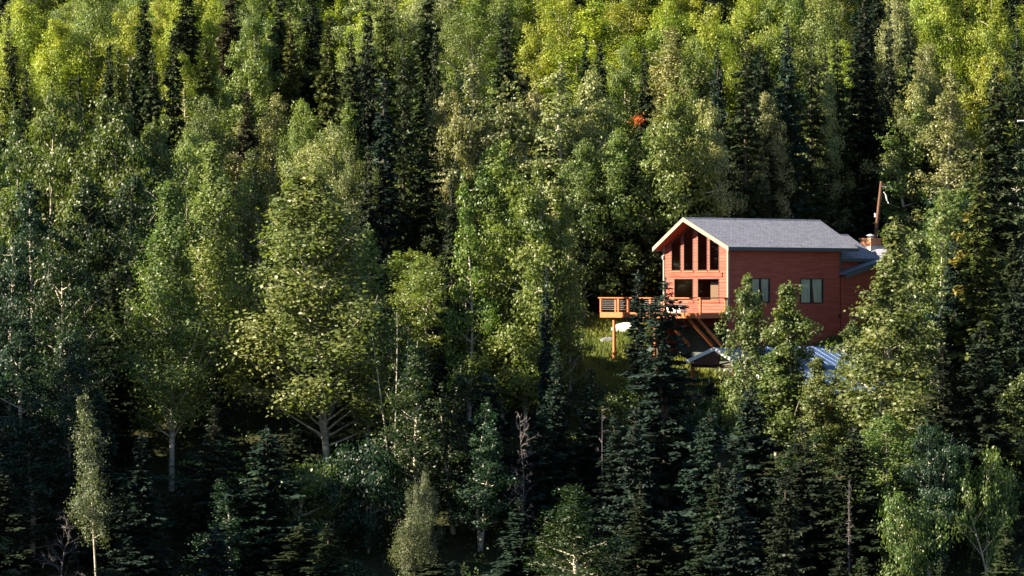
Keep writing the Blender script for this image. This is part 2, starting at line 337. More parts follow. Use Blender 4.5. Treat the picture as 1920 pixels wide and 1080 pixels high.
# deck: local x from -2.6 (outer edge) to 0, local y from 0 to 9.5
DZ = -1.66; DX = -2.6; DY1 = 9.6
dk = MB()
nb = 18
for k in range(nb):
    x0 = DX + k * (2.6 / nb); dk.box(x0 + .004, x0 + 2.6 / nb - .004, 0.02, DY1, DZ - .04, DZ)
dk.box(DX - .045, DX - .005, -.045, DY1 + .045, DZ - .34, DZ + .02)          # rim board, front
deck = B(dk, "deck", "deckwood")
e = MB(); e.box(DX, 0.3, -.045, -.005, DZ - .34, DZ + .02); B(e, "rim_board", "deckwood", deck)
e = MB(); e.box(DX, 0.0, DY1 + .005, DY1 + .045, DZ - .34, DZ + .02); B(e, "rim_board", "deckwood", deck)
jo = MB(); jo.box(0.0, .9, .05, 6.05, -2.62, -2.5)
for k in range(14): jo.box(DX + .01, -.05, .3 + k * .68, .35 + k * .68, DZ - .26, DZ - .045)
B(jo, "joists", "soffit", deck)
posts = [(DX + .02, y) for y in (0.0, 3.35, 5.9, 7.85, DY1)] + [(-.25, 0.0), (-1.2, DY1), (-.05, DY1), (-.05, 7.4), (-.05, 6.25)]
for px_, py_ in posts:
    p = MB(); p.box(px_ - .065, px_ + .065, py_ - .065, py_ + .065, DZ + .021, DZ + .96); B(p, "railing_post", "deckwood", deck)
p = MB(); p.box(DX - .10, DX + .12, -.1, DY1 + .18, DZ + .962, DZ + 1.03); B(p, "handrail", "deckwood", deck)
p = MB(); p.box(DX + .125, -.05, -.09, .09, DZ + .962, DZ + 1.03); B(p, "handrail", "deckwood", deck)
p = MB(); p.box(DX + .125, 0.02, DY1 - .09, DY1 + .1, DZ + .962, DZ + 1.03); B(p, "handrail", "deckwood", deck)
for k in range(6):
    z = DZ + .2 + k * .125
    p = MB(); p.tube([(DX + .02, 0, z), (DX + .02, DY1, z)], .014, 6); B(p, "cable", "cable", deck)
    if k % 2 == 0:
        p = MB(); p.tube([(DX + .1, 0, z), (-.3, 0, z)], .012, 6); B(p, "cable", "cable", deck); p = MB(); p.tube([(DX + .1, DY1, z), (-.1, DY1, z)], .012, 6); B(p, "cable", "cable", deck)
for y in (8.6, 4.6):
    x_, y_ = hw(DX + .3, y); g_ = float(ground(x_, y_)) - .3
    p = MB(); p.box(DX + .22, DX + .38, y - .08, y + .08, g_, DZ - .35); B(p, "support_post", "deckwood", deck)
for y in (0.5, 1.4, 3.6):
    p = MB(); p.bar((DX + .25, y, DZ - .36), (-.05, y, DZ - 2.2), .12, .16); B(p, "brace", "deckwood", deck)
# deck chair-like pale clutter seen through the rail: low planter box
pl = MB(); pl.box(-1.9, -1.3, 2.6, 3.9, DZ + .004, DZ + .5); pl.box(-1.96, -1.24, 2.54, 3.96, DZ + .502, DZ + .56)
pob = pl.build("deck_bench", M["white"], None, OFF); pob.location = (HC[0], HC[1], ZB); pob.rotation_euler = (0, 0, HROT)
tag(pob, "pale low bench standing on the cabin deck behind the railing", "bench")

# ---------------------------------------------------------------- carport with pale metal roof below the cabin
SP = ((1340 - 960) / F * 215, 215.0); SZ = -10.2
car = empty("carport", (SP[0], SP[1], SZ), HROT)
tag(car, "open timber carport with pale blue metal roof below the red cabin", "carport")
rdg = -3.88; SO = (0, 0, SZ); Lc = 12.2
def CB(mb, name, m, parent=car): return mb.build(name, M[m], parent, SO)
def ribbed(mb, v0, v1, ya, za, yb, zb_):
    n = int((v1 - v0) / .61)
    for k in range(n):
        a = v0 + k * (v1 - v0) / n; b = a + (v1 - v0) / n
        slab(mb, [(a, ya, za), (b - .04, ya, za), (b - .04, yb, zb_), (a, yb, zb_)], .02)
        slab(mb, [(b - .04, ya, za + .018), (b, ya, za + .018), (b, yb, zb_ + .018), (b - .04, yb, zb_ + .018)], .038)
r = MB(); ribbed(r, 0, Lc, -6.7, -6.78, 0, rdg); ribbed(r, 0, Lc, 0.001, rdg, 2.85, -4.85); cr = CB(r, "roof", "steel")
f = MB(); f.hull8([(-.06, 0, rdg - .2), (-.003, 0, rdg - .2), (-.003, 2.85, -5.05), (-.06, 2.85, -5.05), (-.06, 0, rdg + .05), (-.003, 0, rdg + .05), (-.003, 2.85, -4.80), (-.06, 2.85, -4.80)]); CB(f, "rake_board", "white", cr)
f = MB(); f.hull8([(-.06, -6.7, -6.98), (-.003, -6.7, -6.98), (-.003, 0, rdg - .2), (-.06, 0, rdg - .2), (-.06, -6.7, -6.73), (-.003, -6.7, -6.73), (-.003, 0, rdg + .05), (-.06, 0, rdg + .05)]); CB(f, "rake_board", "white", cr)
for vv in (0.35, 4.2, 8.1, 11.9):
    t_ = MB(); t_.box(vv - .07, vv + .07, -6.3, 2.4, -5.42, -5.2) if False else None
    t_ = MB(); t_.bar((vv, 2.5, -5.1), (vv, -2.6, -5.1), .12, .2); t_.bar((vv, 0, rdg - .15), (vv, 0, -5.0), .1, .1); t_.bar((vv, 1.4, -4.5), (vv, 0, -5.0), .08, .1); t_.bar((vv, -1.6, -4.7), (vv, 0, -5.0), .08, .1); CB(t_, "truss", "barewood")
    for uu, zt in ((2.4, -5.2), (-2.5, -5.2), (-6.3, -6.8)):
        x_ = SP[0] + vv * math.sin(TH) - uu * math.cos(TH); y_ = SP[1] + vv * math.cos(TH) + uu * math.sin(TH)
        g_ = float(ground(x_, y_)) - .3
        if g_ < zt - .2:
            q = MB(); q.box(vv - .09, vv + .09, uu - .09, uu + .09, g_, zt); CB(q, "post", "deckwood")
gb = MB(); n = 9
for k in range(n):
    a = 2.6 - k * .33; za = rdg - .12 - abs(a) * .345; gb.box(.02, .05, a - .31, a, -5.0, max(-4.98, za - .1))
CB(gb, "gable_boards", "barewood")
bw = MB(); bw.box(11.9, 12.0, -6.2, 2.4, -11, -5.3); CB(bw, "back_wall", "barewood")

# ---------------------------------------------------------------- utility pole, tarps, rocks
def at(x, y, D): return ((x - 960) / F * D, D, (540 - y) / F * D)
pb = at(1641, 540, 236); gz = float(ground(pb[0] - .8, pb[1]))
up = empty("utility_pole", (pb[0] - .35, pb[1], gz)); tag(up, "leaning brown utility pole rising behind the cabin chimney", "utility pole")
tp = at(1653, 340, 236); o_ = (pb[0] - .35, pb[1], gz)
m_ = MB(); m_.tube([(pb[0] - .35, pb[1], gz - .3), tp], [.16, .115], 12); m_.build("shaft", M["pole"], up, o_)
m_ = MB(); m_.tube([at(1653, 349, 235.8), at(1659, 350, 235.7), at(1666, 349, 235.7), at(1671, 351, 235.7), at(1673, 356, 235.7)], .02, 5); m_.build("wire", M["cable"], up, o_)
m_ = MB(); m_.tube([at(1657, 360, 235.8), at(1661, 366, 235.7), at(1663, 375, 235.7), at(1666, 381, 235.7)], .045, 6); m_.build("insulator_bracket", M["white"], up, o_)
m_ = MB(); m_.tube([at(1640.6, 400, 235.8), at(1641.4, 407, 235.7)], [.05, .07], 8); m_.build("lamp", M["white"], up, o_)
m_ = MB(); a0 = at(1908, 227, 243); m_.tube([a0, (a0[0] + 2.0, a0[1] + .3, a0[2] + .03)], .065, 8)
sp = MB(); gz = float(ground(a0[0] + 1.2, 243)); 
sp_e = empty("street_lamp", (a0[0] + 1.6, 243, gz)); tag(sp_e, "pale lamp arm poking in among spruces at the right border", "lamp arm")
m_.build("arm", M["white"], sp_e, (a0[0] + 1.6, 243, gz)); sp.tube([(a0[0] + 1.7, 243.24, gz - .2), (a0[0] + 1.7, 243.24, a0[2] + .5)], .09, 8); sp.build("post", M["cable"], sp_e, (a0[0] + 1.6, 243, gz))

def blob(name, c, r, m, seed, label, cat, flat=1.0, n=14, kind=None):
    R_ = np.random.default_rng(seed); v = []; f = []
    for i in range(n + 1):
        for j in range(2 * n):
            th = math.pi * i / n; ph = math.pi * j / n
            k = 1 + 0.16 * math.sin(3 * ph + seed + i * .3) * math.sin(th) + 0.05 * R_.normal() * math.sin(th)
            v.append((r[0] * k * math.sin(th) * math.cos(ph), r[1] * k * math.sin(th) * math.sin(ph), r[2] * k * max(math.cos(th), -.25)))
    for i in range(n):
        for j in range(2 * n):
            f.append((i * 2 * n + j, i * 2 * n + (j + 1) % (2 * n), (i + 1) * 2 * n + (j + 1) % (2 * n), (i + 1) * 2 * n + j))
    me = bpy.data.meshes.new(name); me.from_pydata(v, [], f); me.materials.append(m); me.update()
    o = bpy.data.objects.new(name, me); o.location = c; C.objects.link(o); tag(o, label, cat); return o
def on(x, D, dz=0.0): X = (x - 960) / F * D; return (X, D, float(ground(X, D)) + dz)
def place_y(x, y, lo=180, hi=300):
    """distance at which the hillside shows at photo point (x, y)"""
    for _ in range(50):
        mid = (lo + hi) / 2; X = (x - 960) / F * mid
        if ground(X, mid) > (540 - y) / F * mid: hi = mid
        else: lo = mid
    return (lo + hi) / 2
D_ = place_y(1180, 621); blob("boat", on(1180, D_, .1), (1.05, .6, .5), M["white"], 3, "white covered rowing boat lying on the grass under the deck", "boat")
D_ = place_y(1140, 641); blob("rock", on(1140, D_, .02), (.5, .4, .32), M["rock"], 8, "grey boulder lying on the grass left of the deck post", "rock")
D_ = place_y(1172, 667); blob("rock", on(1178, D_ - 3, .05), (.35, .3, .26), M["rock"], 12, "smaller stone half hidden behind the narrow spruce by the deck", "rock")
D_ = 224.5; tq = blob("tarp", on(1740, D_, 1.9), (.5, .4, .55), M["tarp"], 5, "turquoise tarp heap against the right end of the cabin", "tarp")
tq.scale = (1, 1, 1.7)

# ---------------------------------------------------------------- foliage generators (unit: metres at nominal size)
def leaves(P, s, g, droop=0.0, asp=0.72, flat=0.0, nb=None):
    n = len(P)
    if nb is not None:                       # leaves lie roughly along the outside of their clump
        N_ = nb + g.normal(size=(n, 3)) * .75; N_ /= np.linalg.norm(N_, axis=1, keepdims=True)
        d = np.cross(g.normal(size=(n, 3)), N_); d /= np.linalg.norm(d, axis=1, keepdims=True) + 1e-9; b = np.cross(N_, d)
        L_ = (s * g.uniform(.6, 1.35, n))[:, None] / 2
        return np.stack([P - d * L_, P + b * L_ * asp, P + d * L_, P - b * L_ * asp], 1).reshape(-1, 3)
    d = g.normal(size=(n, 3)); d[:, 2] = d[:, 2] * (1 - flat) - droop; d /= np.linalg.norm(d, axis=1, keepdims=True)
    q = g.normal(size=(n, 3)); b = np.cross(d, q); b /= np.linalg.norm(b, axis=1, keepdims=True) + 1e-9
    L_ = (s * g.uniform(.7, 1.3, n))[:, None] / 2
    V = np.stack([P - d * L_, P + b * L_ * asp, P + d * L_, P - b * L_ * asp], 1)
    return V.reshape(-1, 3)
def tubes_np(segs, sides=5):
    V = []; Q_ = []; o = 0
    ang = np.arange(sides) * 2 * np.pi / sides
    for pts, rad in segs:
        pts = np.asarray(pts, float); k = len(pts)
        T = np.gradient(pts, axis=0); T /= np.linalg.norm(T, axis=1, keepdims=True) + 1e-9
        ref = np.array([1., 0, 0]) if abs(T[0, 0]) < .7 else np.array([0, 1., 0])
        A = np.cross(T, ref); A /= np.linalg.norm(A, axis=1, keepdims=True) + 1e-9; Bn = np.cross(T, A)
        r = np.asarray(rad)[:, None, None]
        V.append((pts[:, None] + r * (A[:, None] * np.cos(ang)[None, :, None] + Bn[:, None] * np.sin(ang)[None, :, None])).reshape(-1, 3))
        i = o + np.arange(k - 1)[:, None] * sides; j = np.arange(sides)[None]; j2 = (j + 1) % sides
        Q_.append(np.stack([i + j, i + j2, i + sides + j2, i + sides + j], -1).reshape(-1, 4)); o += k * sides
    return np.concatenate(V), np.concatenate(Q_)
def span(P): return 2 * float(np.percentile(np.hypot(P[:, 0], P[:, 1]), 93))
def qidx(n): return np.arange(4 * n).reshape(n, 4)

def broadleaf(seed, H=16, R=3.2, cb=0.22, nl=46, leaf=0.2, per=48, sig=.33, droop=0.25, profile=None, bark="bark", lm="leaf", inner=.35, trunk_r=.17, lean=(0, 0), multi=1, up=.9, lowtips=False, rmin=.25, tall=.75):
    g = np.random.default_rng(seed); segs = []; P = []; TN = []; NB = []
    profile = profile or (lambda t: max(.12, (1 - t) ** .75 * (1.0 if t > .12 else .55 + 3.7 * t)))
    for mtr in range(multi):
        k = 14; t = np.linspace(0, 1, k); off = np.array([g.normal(0, .6), g.normal(0, .6)]) * (mtr > 0)
        w1, w2 = g.normal(0, .22, 2)
        tx = lean[0] * t + w1 * np.sin(t * 5 + g.uniform(0, 6)) * t + off[0] * t * 2; ty = lean[1] * t + w2 * np.sin(t * 4 + g.uniform(0, 6)) * t + off[1] * t * 2
        tr = np.stack([tx, ty, t * H * (1 if mtr == 0 else g.uniform(.75, .95))], 1); tr[0, 2] = -.5
        segs.append((tr, trunk_r * (1 - t) ** .8 + .018))
        for i in range(nl // multi):
            s = (i + g.uniform(0, 1)) / (nl // multi); tt = cb + (1 - cb) * s * .97; a = i * 2.39996 + g.uniform(-.5, .5)
            p0 = np.array([np.interp(tt, t, tr[:, j]) for j in range(3)])
            prof = profile(s); Ln = R * prof * g.uniform(.62, 1.18); rise = g.uniform(rmin, 1.0) * up
            n = 7; q = np.linspace(0, 1, n)[:, None]
            dirv = np.array([math.cos(a), math.sin(a), 0])
            pts = p0 + dirv * Ln * q + np.array([0, 0, 1]) * (Ln * rise * (q ** 1.1) - .12 * Ln * q ** 3) + np.cumsum(g.normal(0, .05 * Ln, (n, 3)), 0) * q
            r0 = max(.016, trunk_r * .42 * (1 - s) ** .6)
            segs.append((pts, r0 * (1 - q[:, 0]) + .012))
            ct = g.uniform(0, 1)
            # twigs and leaf clumps
            nc = max(2, int(3 + Ln * 2.1))
            for c in range(nc):
                f = g.uniform(inner if not (lowtips and s < .25) else .6, 1.02); b = np.array([np.interp(f, q[:, 0], pts[:, j]) for j in range(3)])
                tw = g.normal(0, 1, 3); tw[2] = abs(tw[2]) * .6 + .1; tw /= np.linalg.norm(tw); tl = g.uniform(.25, .6) * (0.5 + .35 * Ln) * .8
                e_ = b + tw * tl
                if c % 2 == 0: segs.append((np.stack([b, (b + e_) / 2 + g.normal(0, .04, 3), e_]), np.array([.018, .012, .006])))
                m = int(per * g.uniform(.4, 1.5)); sg = sig * g.uniform(.6, 1.25) * (.45 + .55 * min(1, prof * 1.3))
                pc = e_ + np.clip(g.normal(0, 1, (m, 3)), -1.7, 1.7) * np.array([sg, sg, sg * (tall + droop)]) - np.array([0, 0, droop * sg])
                ow = e_ - np.array([np.interp(e_[2] / H, t, tr[:, 0]), np.interp(e_[2] / H, t, tr[:, 1]), e_[2] - .3 * R]); ow = ow / (np.linalg.norm(ow) + 1e-6)
                NB.append(ow * .75 + (pc - e_) / (sg * 1.6) + np.array([0, 0, .2])); P.append(pc); TN.append(np.clip(ct * .55 + g.uniform(0, .45) + g.normal(0, .06, m), 0, 1))
        # leader top
        for c in range(5):
            m = int(per * .6); z = H * (1 - .045 * c) * (1 if mtr == 0 else .9); cpt = np.array([np.interp(z / H, t, tr[:, 0]), np.interp(z / H, t, tr[:, 1]), z])
            o_f = g.normal(0, .12 + .05 * c, (m, 3)) * np.array([1, 1, 1.8]); P.append(cpt + o_f); NB.append(o_f / .2); TN.append(g.uniform(0, 1, m))
    P = np.concatenate(P); TN = np.concatenate(TN); NB = np.concatenate(NB)
    keep = P[:, 2] > .2; P = P[keep]; TN = TN[keep]; NB = NB[keep]
    V = leaves(P, leaf, g, nb=NB)
    tv, tq_ = tubes_np(segs)
    return (mk_mesh("trunk", tv, tq_, m=M[bark], smooth=True), mk_mesh("crown", V, qidx(len(P)), TN, M[lm]), H, span(P - np.array([lean[0] * .5, lean[1] * .5, 0])))

def spruce(seed, H=17, R=2.1, cb=.05, wh=.34, nb_=7, dens=1.0, tip=.75, droop=.35, bend=0, gap=.12, spray=.40, tops=1, bark="sbark", fol=True):
    g = np.random.default_rng(seed); segs = []; P = []; D_ = []; S = []; TN = []
    for tp_ in range(tops):
        k = 10; t = np.linspace(0, 1, k); Hh = H * (1 if tp_ == 0 else g.uniform(.9, .97))
        ox = 0 if tp_ == 0 else (g.uniform(.7, 1.1) * R * .6); oa = g.uniform(0, 6.3)
        tr = np.stack([bend * np.sin(t * 3) + ox * math.cos(oa) * np.clip(t * 1.6 - .5, 0, 1), ox * math.sin(oa) * np.clip(t * 1.6 - .5, 0, 1) + g.normal(0, .05) * t, t * Hh], 1); tr[0, 2] = -.5
        segs.append((tr, (.2 * H / 17) * (1 - t) + .02))
        z = Hh * (cb if tp_ == 0 else .6); wi = 0
        while z < Hh - .15:
            tt = z / Hh; base = R * (1 if tp_ == 0 else .75) * ((1 - tt) ** tip) * (1 if tt > .12 else .75 + 2 * tt)
            lob = 1 + .22 * math.sin(z * 1.7 + seed) + g.normal(0, .1)
            n = nb_ if tt < .85 else 4
            a0 = g.uniform(0, 6.3)
            for b in range(n):
                if g.uniform() < gap: continue
                a = a0 + b * 2 * math.pi / n + g.normal(0, .2); Ln = max(.12, base * lob * g.uniform(.62, 1.22))
                dv = np.array([math.cos(a), math.sin(a), 0]); dr = droop * (1.2 - tt) * g.uniform(.5, 1.4) if tt < .9 else -.7
                q = np.linspace(0, 1, 6)[:, None]
                p0 = np.array([np.interp(tt, t, tr[:, 0]), np.interp(tt, t, tr[:, 1]), z + g.normal(0, .06)])
                pts = p0 + dv * Ln * q + np.array([0, 0, 1]) * Ln * (-dr * q + dr * .75 * q ** 2.4)
                segs.append((pts, .035 * (Ln / R) ** .5 * (1 - q[:, 0]) + .008))
                if not fol: 
                    for h_ in range(3):
                        f = g.uniform(.3, .95); bb = p0 + (pts[-1] - p0) * f; ee = bb + g.normal(0, .22, 3); segs.append((np.stack([bb, (bb + ee) / 2 + g.normal(0, .03, 3), ee]), np.array([.012, .009, .005])))
                    continue
                m = max(6, int(Ln / .03 * dens)); f = g.uniform(.03, 1.04, m) ** .8
                c = np.stack([np.interp(f, q[:, 0], pts[:, j]) for j in range(3)], 1)
                sd = np.where(g.uniform(size=m) < .5, -1, 1)[:, None]; side = np.array([-dv[1], dv[0], 0])[None]
                ll = (spray * (.55 + .75 * (1 - f)) * min(1.3, .5 + Ln * .45) * g.uniform(.6, 1.3, m))[:, None]
                d = dv[None] * g.uniform(.35, 1.1, (m, 1)) + side * sd * g.uniform(.1, 1.0, (m, 1)) + np.array([0, 0, 1]) * g.uniform(-.65, .22, (m, 1))
                d /= np.linalg.norm(d, axis=1, keepdims=True)
                c = c + g.normal(0, .06, (m, 3)); P.append(c + d * ll * .5); D_.append(d); S.append(ll); TN.append(np.clip(g.uniform(0, .6) + g.uniform(0, .4, m), 0, 1))
            z += wh * g.uniform(.75, 1.25) * (1 if tt < .8 else .7); wi += 1
        top = np.array([tr[-1, 0], tr[-1, 1], Hh]); m = 14
        if fol:
            c = top + np.stack([g.normal(0, .04, m), g.normal(0, .04, m), -g.uniform(-.1, .7, m)], 1)
            d = g.normal(0, .5, (m, 3)); d[:, 2] = 1; d /= np.linalg.norm(d, axis=1, keepdims=True)
            P.append(c); D_.append(d); S.append(np.full((m, 1), .22)); TN.append(g.uniform(0, 1, m))
    tv, tq_ = tubes_np(segs, 4)
    tm_ = mk_mesh("trunk", tv, tq_, m=M[bark], smooth=True)
    if not fol: return (tm_, None, H, 2 * R)
    P = np.concatenate(P); D_ = np.concatenate(D_); S = np.concatenate(S); TN = np.concatenate(TN); n = len(P)
    q = g.normal(size=(n, 3)) * .45 + np.array([0, 0, 1]); b = np.cross(D_, q); b /= np.linalg.norm(b, axis=1, keepdims=True) + 1e-9
    wd = S * g.uniform(.26, .42, (n, 1))
    V = np.stack([P - D_ * S / 2, P + b * wd, P + D_ * S / 2 - np.array([0, 0, .03]), P - b * wd], 1).reshape(-1, 3)
    return (tm_, mk_mesh("crown", V, qidx(n), TN, M["needle"]), H, span(P))

def deadtree(seed, H=8, R=1.6, nl=22, gnarl=.12, m="dead", r0=.09, cb=.25):
    g = np.random.default_rng(seed); segs = []; k = 10; t = np.linspace(0, 1, k)
    tr = np.stack([np.cumsum(g.normal(0, gnarl, k)) * t, np.cumsum(g.normal(0, gnarl, k)) * t, t * H], 1); tr[0, 2] = -.4
    segs.append((tr, r0 * (1 - t) + .012))
    def grow(p, d, Ln, r, lv):
        n = 6; q = np.linspace(0, 1, n)[:, None]; pts = p + d * Ln * q + np.cumsum(g.normal(0, .07 * Ln, (n, 3)), 0) * q
        segs.append((pts, r * (1 - q[:, 0]) + .006))
        if lv > 0:
            for _ in range(4 if lv == 2 else 3):
                f = g.uniform(.3, 1); b = pts[int(f * (n - 1))]; dd = d + g.normal(0, .6, 3); dd /= np.linalg.norm(dd); grow(b, dd, Ln * g.uniform(.35, .6), r * .5, lv - 1)
    for i in range(nl):
        s = cb + (1 - cb) * (i + .5) / nl; a = g.uniform(0, 6.3); p = np.array([np.interp(s, t, tr[:, j]) for j in range(3)])
        d = np.array([math.cos(a), math.sin(a), g.uniform(.1, 1.0)]); d /= np.linalg.norm(d); grow(p, d, R * (1.1 - .7 * s) * g.uniform(.5, 1.2), r0 * .4, 2)
    tv, tq_ = tubes_np(segs, 4); return (mk_mesh("trunk", tv, tq_, m=M[m], smooth=True), None, H, 2 * R)

rnd = lambda s: max(.3, (1 - s ** 2.2) ** .6 * (.75 + .35 * min(1, s * 3)))
cone = lambda s: max(.07, (1 - s) ** 1.15 * (1 if s > .2 else .75 + 1.25 * s))
oval = lambda s: max(.15, math.sin(math.pi * min(1, .12 + s * .86)) ** .7)
PR = {
    'A': [broadleaf(11, 16, 3.0, .1, 54, .19, 40, .32), broadleaf(12, 16, 3.0, .1, 54, .20, 40, .36, profile=oval),
          broadleaf(13, 16, 3.0, .08, 58, .18, 40, .30, up=1.2), broadleaf(14, 16, 3.0, .12, 56, .2, 48, .38, multi=2), broadleaf(15, 15, 3.6, .08, 58, .21, 56, .40, profile=rnd, up=.5), broadleaf(16, 15, 3.8, .08, 58, .21, 60, .42, profile=rnd, up=.45, multi=2)],
    'B': [broadleaf(21, 14, 2.6, .2, 46, .125, 95, .36, droop=.6, profile=oval, bark="birch", lm="fine", up=1.1),
          broadleaf(22, 14, 2.6, .15, 50, .12, 90, .33, droop=.7, bark="birch", lm="fine", up=1.3),
          broadleaf(23, 14, 2.6, .25, 44, .13, 95, .38, droop=.5, profile=oval, bark="birch", lm="fine", multi=2), broadleaf(24, 12, 3.4, .1, 54, .14, 110, .40, droop=.4, profile=rnd, bark="birch", lm="fine", up=.5), broadleaf(25, 12, 3.6, .1, 54, .14, 110, .42, droop=.3, profile=rnd, bark="birch", lm="fine", up=.45, multi=2)],
    'S': [spruce(31, 17, 2.1), spruce(32, 17, 2.3, wh=.42, tip=.65, droop=.5), spruce(33, 17, 2.0, wh=.34, tip=.9, bend=.12, gap=.2), spruce(34, 17, 2.3, wh=.45, tip=.8, droop=.6, gap=.25, spray=.36)],
    'N': [spruce(41, 13, .95, wh=.3, nb_=5, tip=.55, dens=1.9, gap=.1), spruce(42, 13, 1.0, wh=.33, nb_=5, tip=.65, dens=1.8, droop=.6, gap=.15)],
    'W': [spruce(51, 12, 2.6, wh=.42, nb_=7, tip=.8, dens=1.1, spray=.34), spruce(52, 12, 2.4, wh=.4, nb_=7, tip=.7, dens=1.1, droop=.2, gap=.18)],
    'HERO': [broadleaf(71, 20, 4.5, .14, 96, .19, 50, .42, droop=.15, profile=lambda s: max(.10, (1 - s) ** .8 * min(1, .62 + 1.6 * s)), inner=.32, trunk_r=.14, lean=(-1.0, 0), lowtips=True, up=1.5, rmin=.55, tall=1.2)],
    'LEFT': [broadleaf(75, 19, 3.4, .16, 84, .165, 66, .40, droop=.2, profile=lambda s: max(.10, (1 - s) ** .85 * (.8 + .3 * math.sin(s * 11) ** 2)), inner=.35, trunk_r=.15, up=1.8, rmin=.45, tall=1.15)],
    'FRONT': [broadleaf(81, 16, 3.1, .1, 84, .185, 46, .38, droop=.15, profile=cone, trunk_r=.13, up=1.1, bark="bark")],
    'COL': [broadleaf(83, 11, 1.8, .08, 56, .19, 44, .30, droop=.15, profile=lambda s: max(.22, (1 - s) ** .5 * (.8 + .2 * math.sin(s * 13))), trunk_r=.09, up=1.3), broadleaf(84, 11, 1.9, .08, 56, .19, 44, .32, droop=.15, profile=lambda s: max(.22, (1 - s) ** .45), trunk_r=.09, up=1.2, multi=2)],
    'SLIM': [broadleaf(85, 14, 1.35, .12, 44, .17, 34, .22, droop=.2, profile=lambda s: max(.2, (1 - s) ** .5), bark="birch", trunk_r=.10, up=1.8)],
    'BUSH': [broadleaf(91, 5, 2.2, .05, 30, .19, 44, .34, profile=oval, multi=3, trunk_r=.07), broadleaf(92, 5, 2.2, .05, 30, .17, 44, .36, profile=oval, multi=3, trunk_r=.06)],
    'FINEBUSH': [broadleaf(95, 6, 2.2, .08, 32, .115, 110, .36, droop=.6, profile=oval, bark="birch", lm="fine", multi=2, trunk_r=.07)],
    'DECK': [spruce(61, 15, 1.9, wh=.46, nb_=6, tip=.55, dens=1.25, droop=.3, gap=.2, spray=.36, tops=2)],
    'WEEP': [broadleaf(97, 13, 1.7, .35, 34, .12, 80, .27, droop=1.0, bark="birch", lm="fine", trunk_r=.07, up=.7, lean=(-.8, 0))],
    'YELL': [broadleaf(98, 12, 1.5, .2, 24, .17, 16, .22, droop=.5, bark="bark", trunk_r=.07, multi=3, up=1.6, inner=.5)],
    'DEAD': [deadtree(101, 9, 1.9, 26), deadtree(102, 5, 2.0, 20, .25, r0=.08)],
    'BARE': [deadtree(105, 8, .9, 5, .06, r0=.11, cb=.6)],
    'SNAG': [spruce(106, 9, .8, wh=.5, nb_=5, fol=False, bark="dead")],
}
# ---------------------------------------------------------------- tints (leaf base colours; deep, teal, sb darkened to add shade low down)
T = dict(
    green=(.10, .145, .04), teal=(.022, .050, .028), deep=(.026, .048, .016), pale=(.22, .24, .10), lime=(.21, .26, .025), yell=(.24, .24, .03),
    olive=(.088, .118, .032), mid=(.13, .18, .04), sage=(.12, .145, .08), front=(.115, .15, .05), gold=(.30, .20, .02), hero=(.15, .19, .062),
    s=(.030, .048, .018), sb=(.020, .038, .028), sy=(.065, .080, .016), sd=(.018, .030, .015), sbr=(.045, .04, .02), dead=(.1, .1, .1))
PLACED = []                                   # (x px, ytop px, halfwidth px, ybot px, D, kind)
BASE_NAMES = dict(A="aspen_tree", B="birch_tree", S="spruce_tree", N="spruce_tree", W="spruce_tree", HERO="aspen_tree", LEFT="aspen_tree", FRONT="aspen_tree", COL="aspen_tree", SLIM="aspen_tree",
                  BUSH="shrub", FINEBUSH="shrub", DECK="spruce_tree", WEEP="birch_tree", YELL="aspen_tree", DEAD="dead_tree", BARE="dead_tree", SNAG="dead_tree")
TREES = []
rr = random.Random(7)
def in_clear(X, D):
    v = (X - HC[0]) * math.sin(TH) + (D - HC[1]) * math.cos(TH); u = -(X - HC[0]) * math.cos(TH) + (D - HC[1]) * math.sin(TH)
    if -4 < v < 25 and -1.5 < u < 11: return True
    if -2 < v < 14 and -11 < u < 0: return True
    if 5.2 < X < 10.5 and 212 < D < 232: return True
    return False
def solve_D(x, y, H):
    lo, hi = 140, 420
    for _ in range(50):
        m = (lo + hi) / 2; X = (x - 960) / F * m
        if ground(X, m) + H > (540 - y) / F * m: hi = m
        else: lo = m
    return (lo + hi) / 2
def hh(x, y, D): return (540 - y) / F * D - float(ground((x - 960) / F * D, D))
def shades(x, y, D):
    """does a tree with its top there stand in the low sunlight that reaches the gable and the deck?"""
    X = (x - 960) / F * D; s_ = (12 - X) / -SUN[0]
    if s_ < 1: return False
    g_ = (7.5 - X) / -SUN[0]
    if 0 < g_ < 30 and abs(D - 228 - g_ * SUN[1]) < 4 and (540 - y) / F * D > -4.2 + g_ * SUN[2]: return True
    c_ = (24.5 - X) / -SUN[0]
    if 0 < c_ < 45 and abs(D - 235 - c_ * SUN[1]) < 6 and (540 - y) / F * D > 3.0 + c_ * SUN[2]: return True
    return abs(D - (223 + s_ * SUN[1])) < 7 and (540 - y) / F * D > -2.0 + s_ * SUN[2]
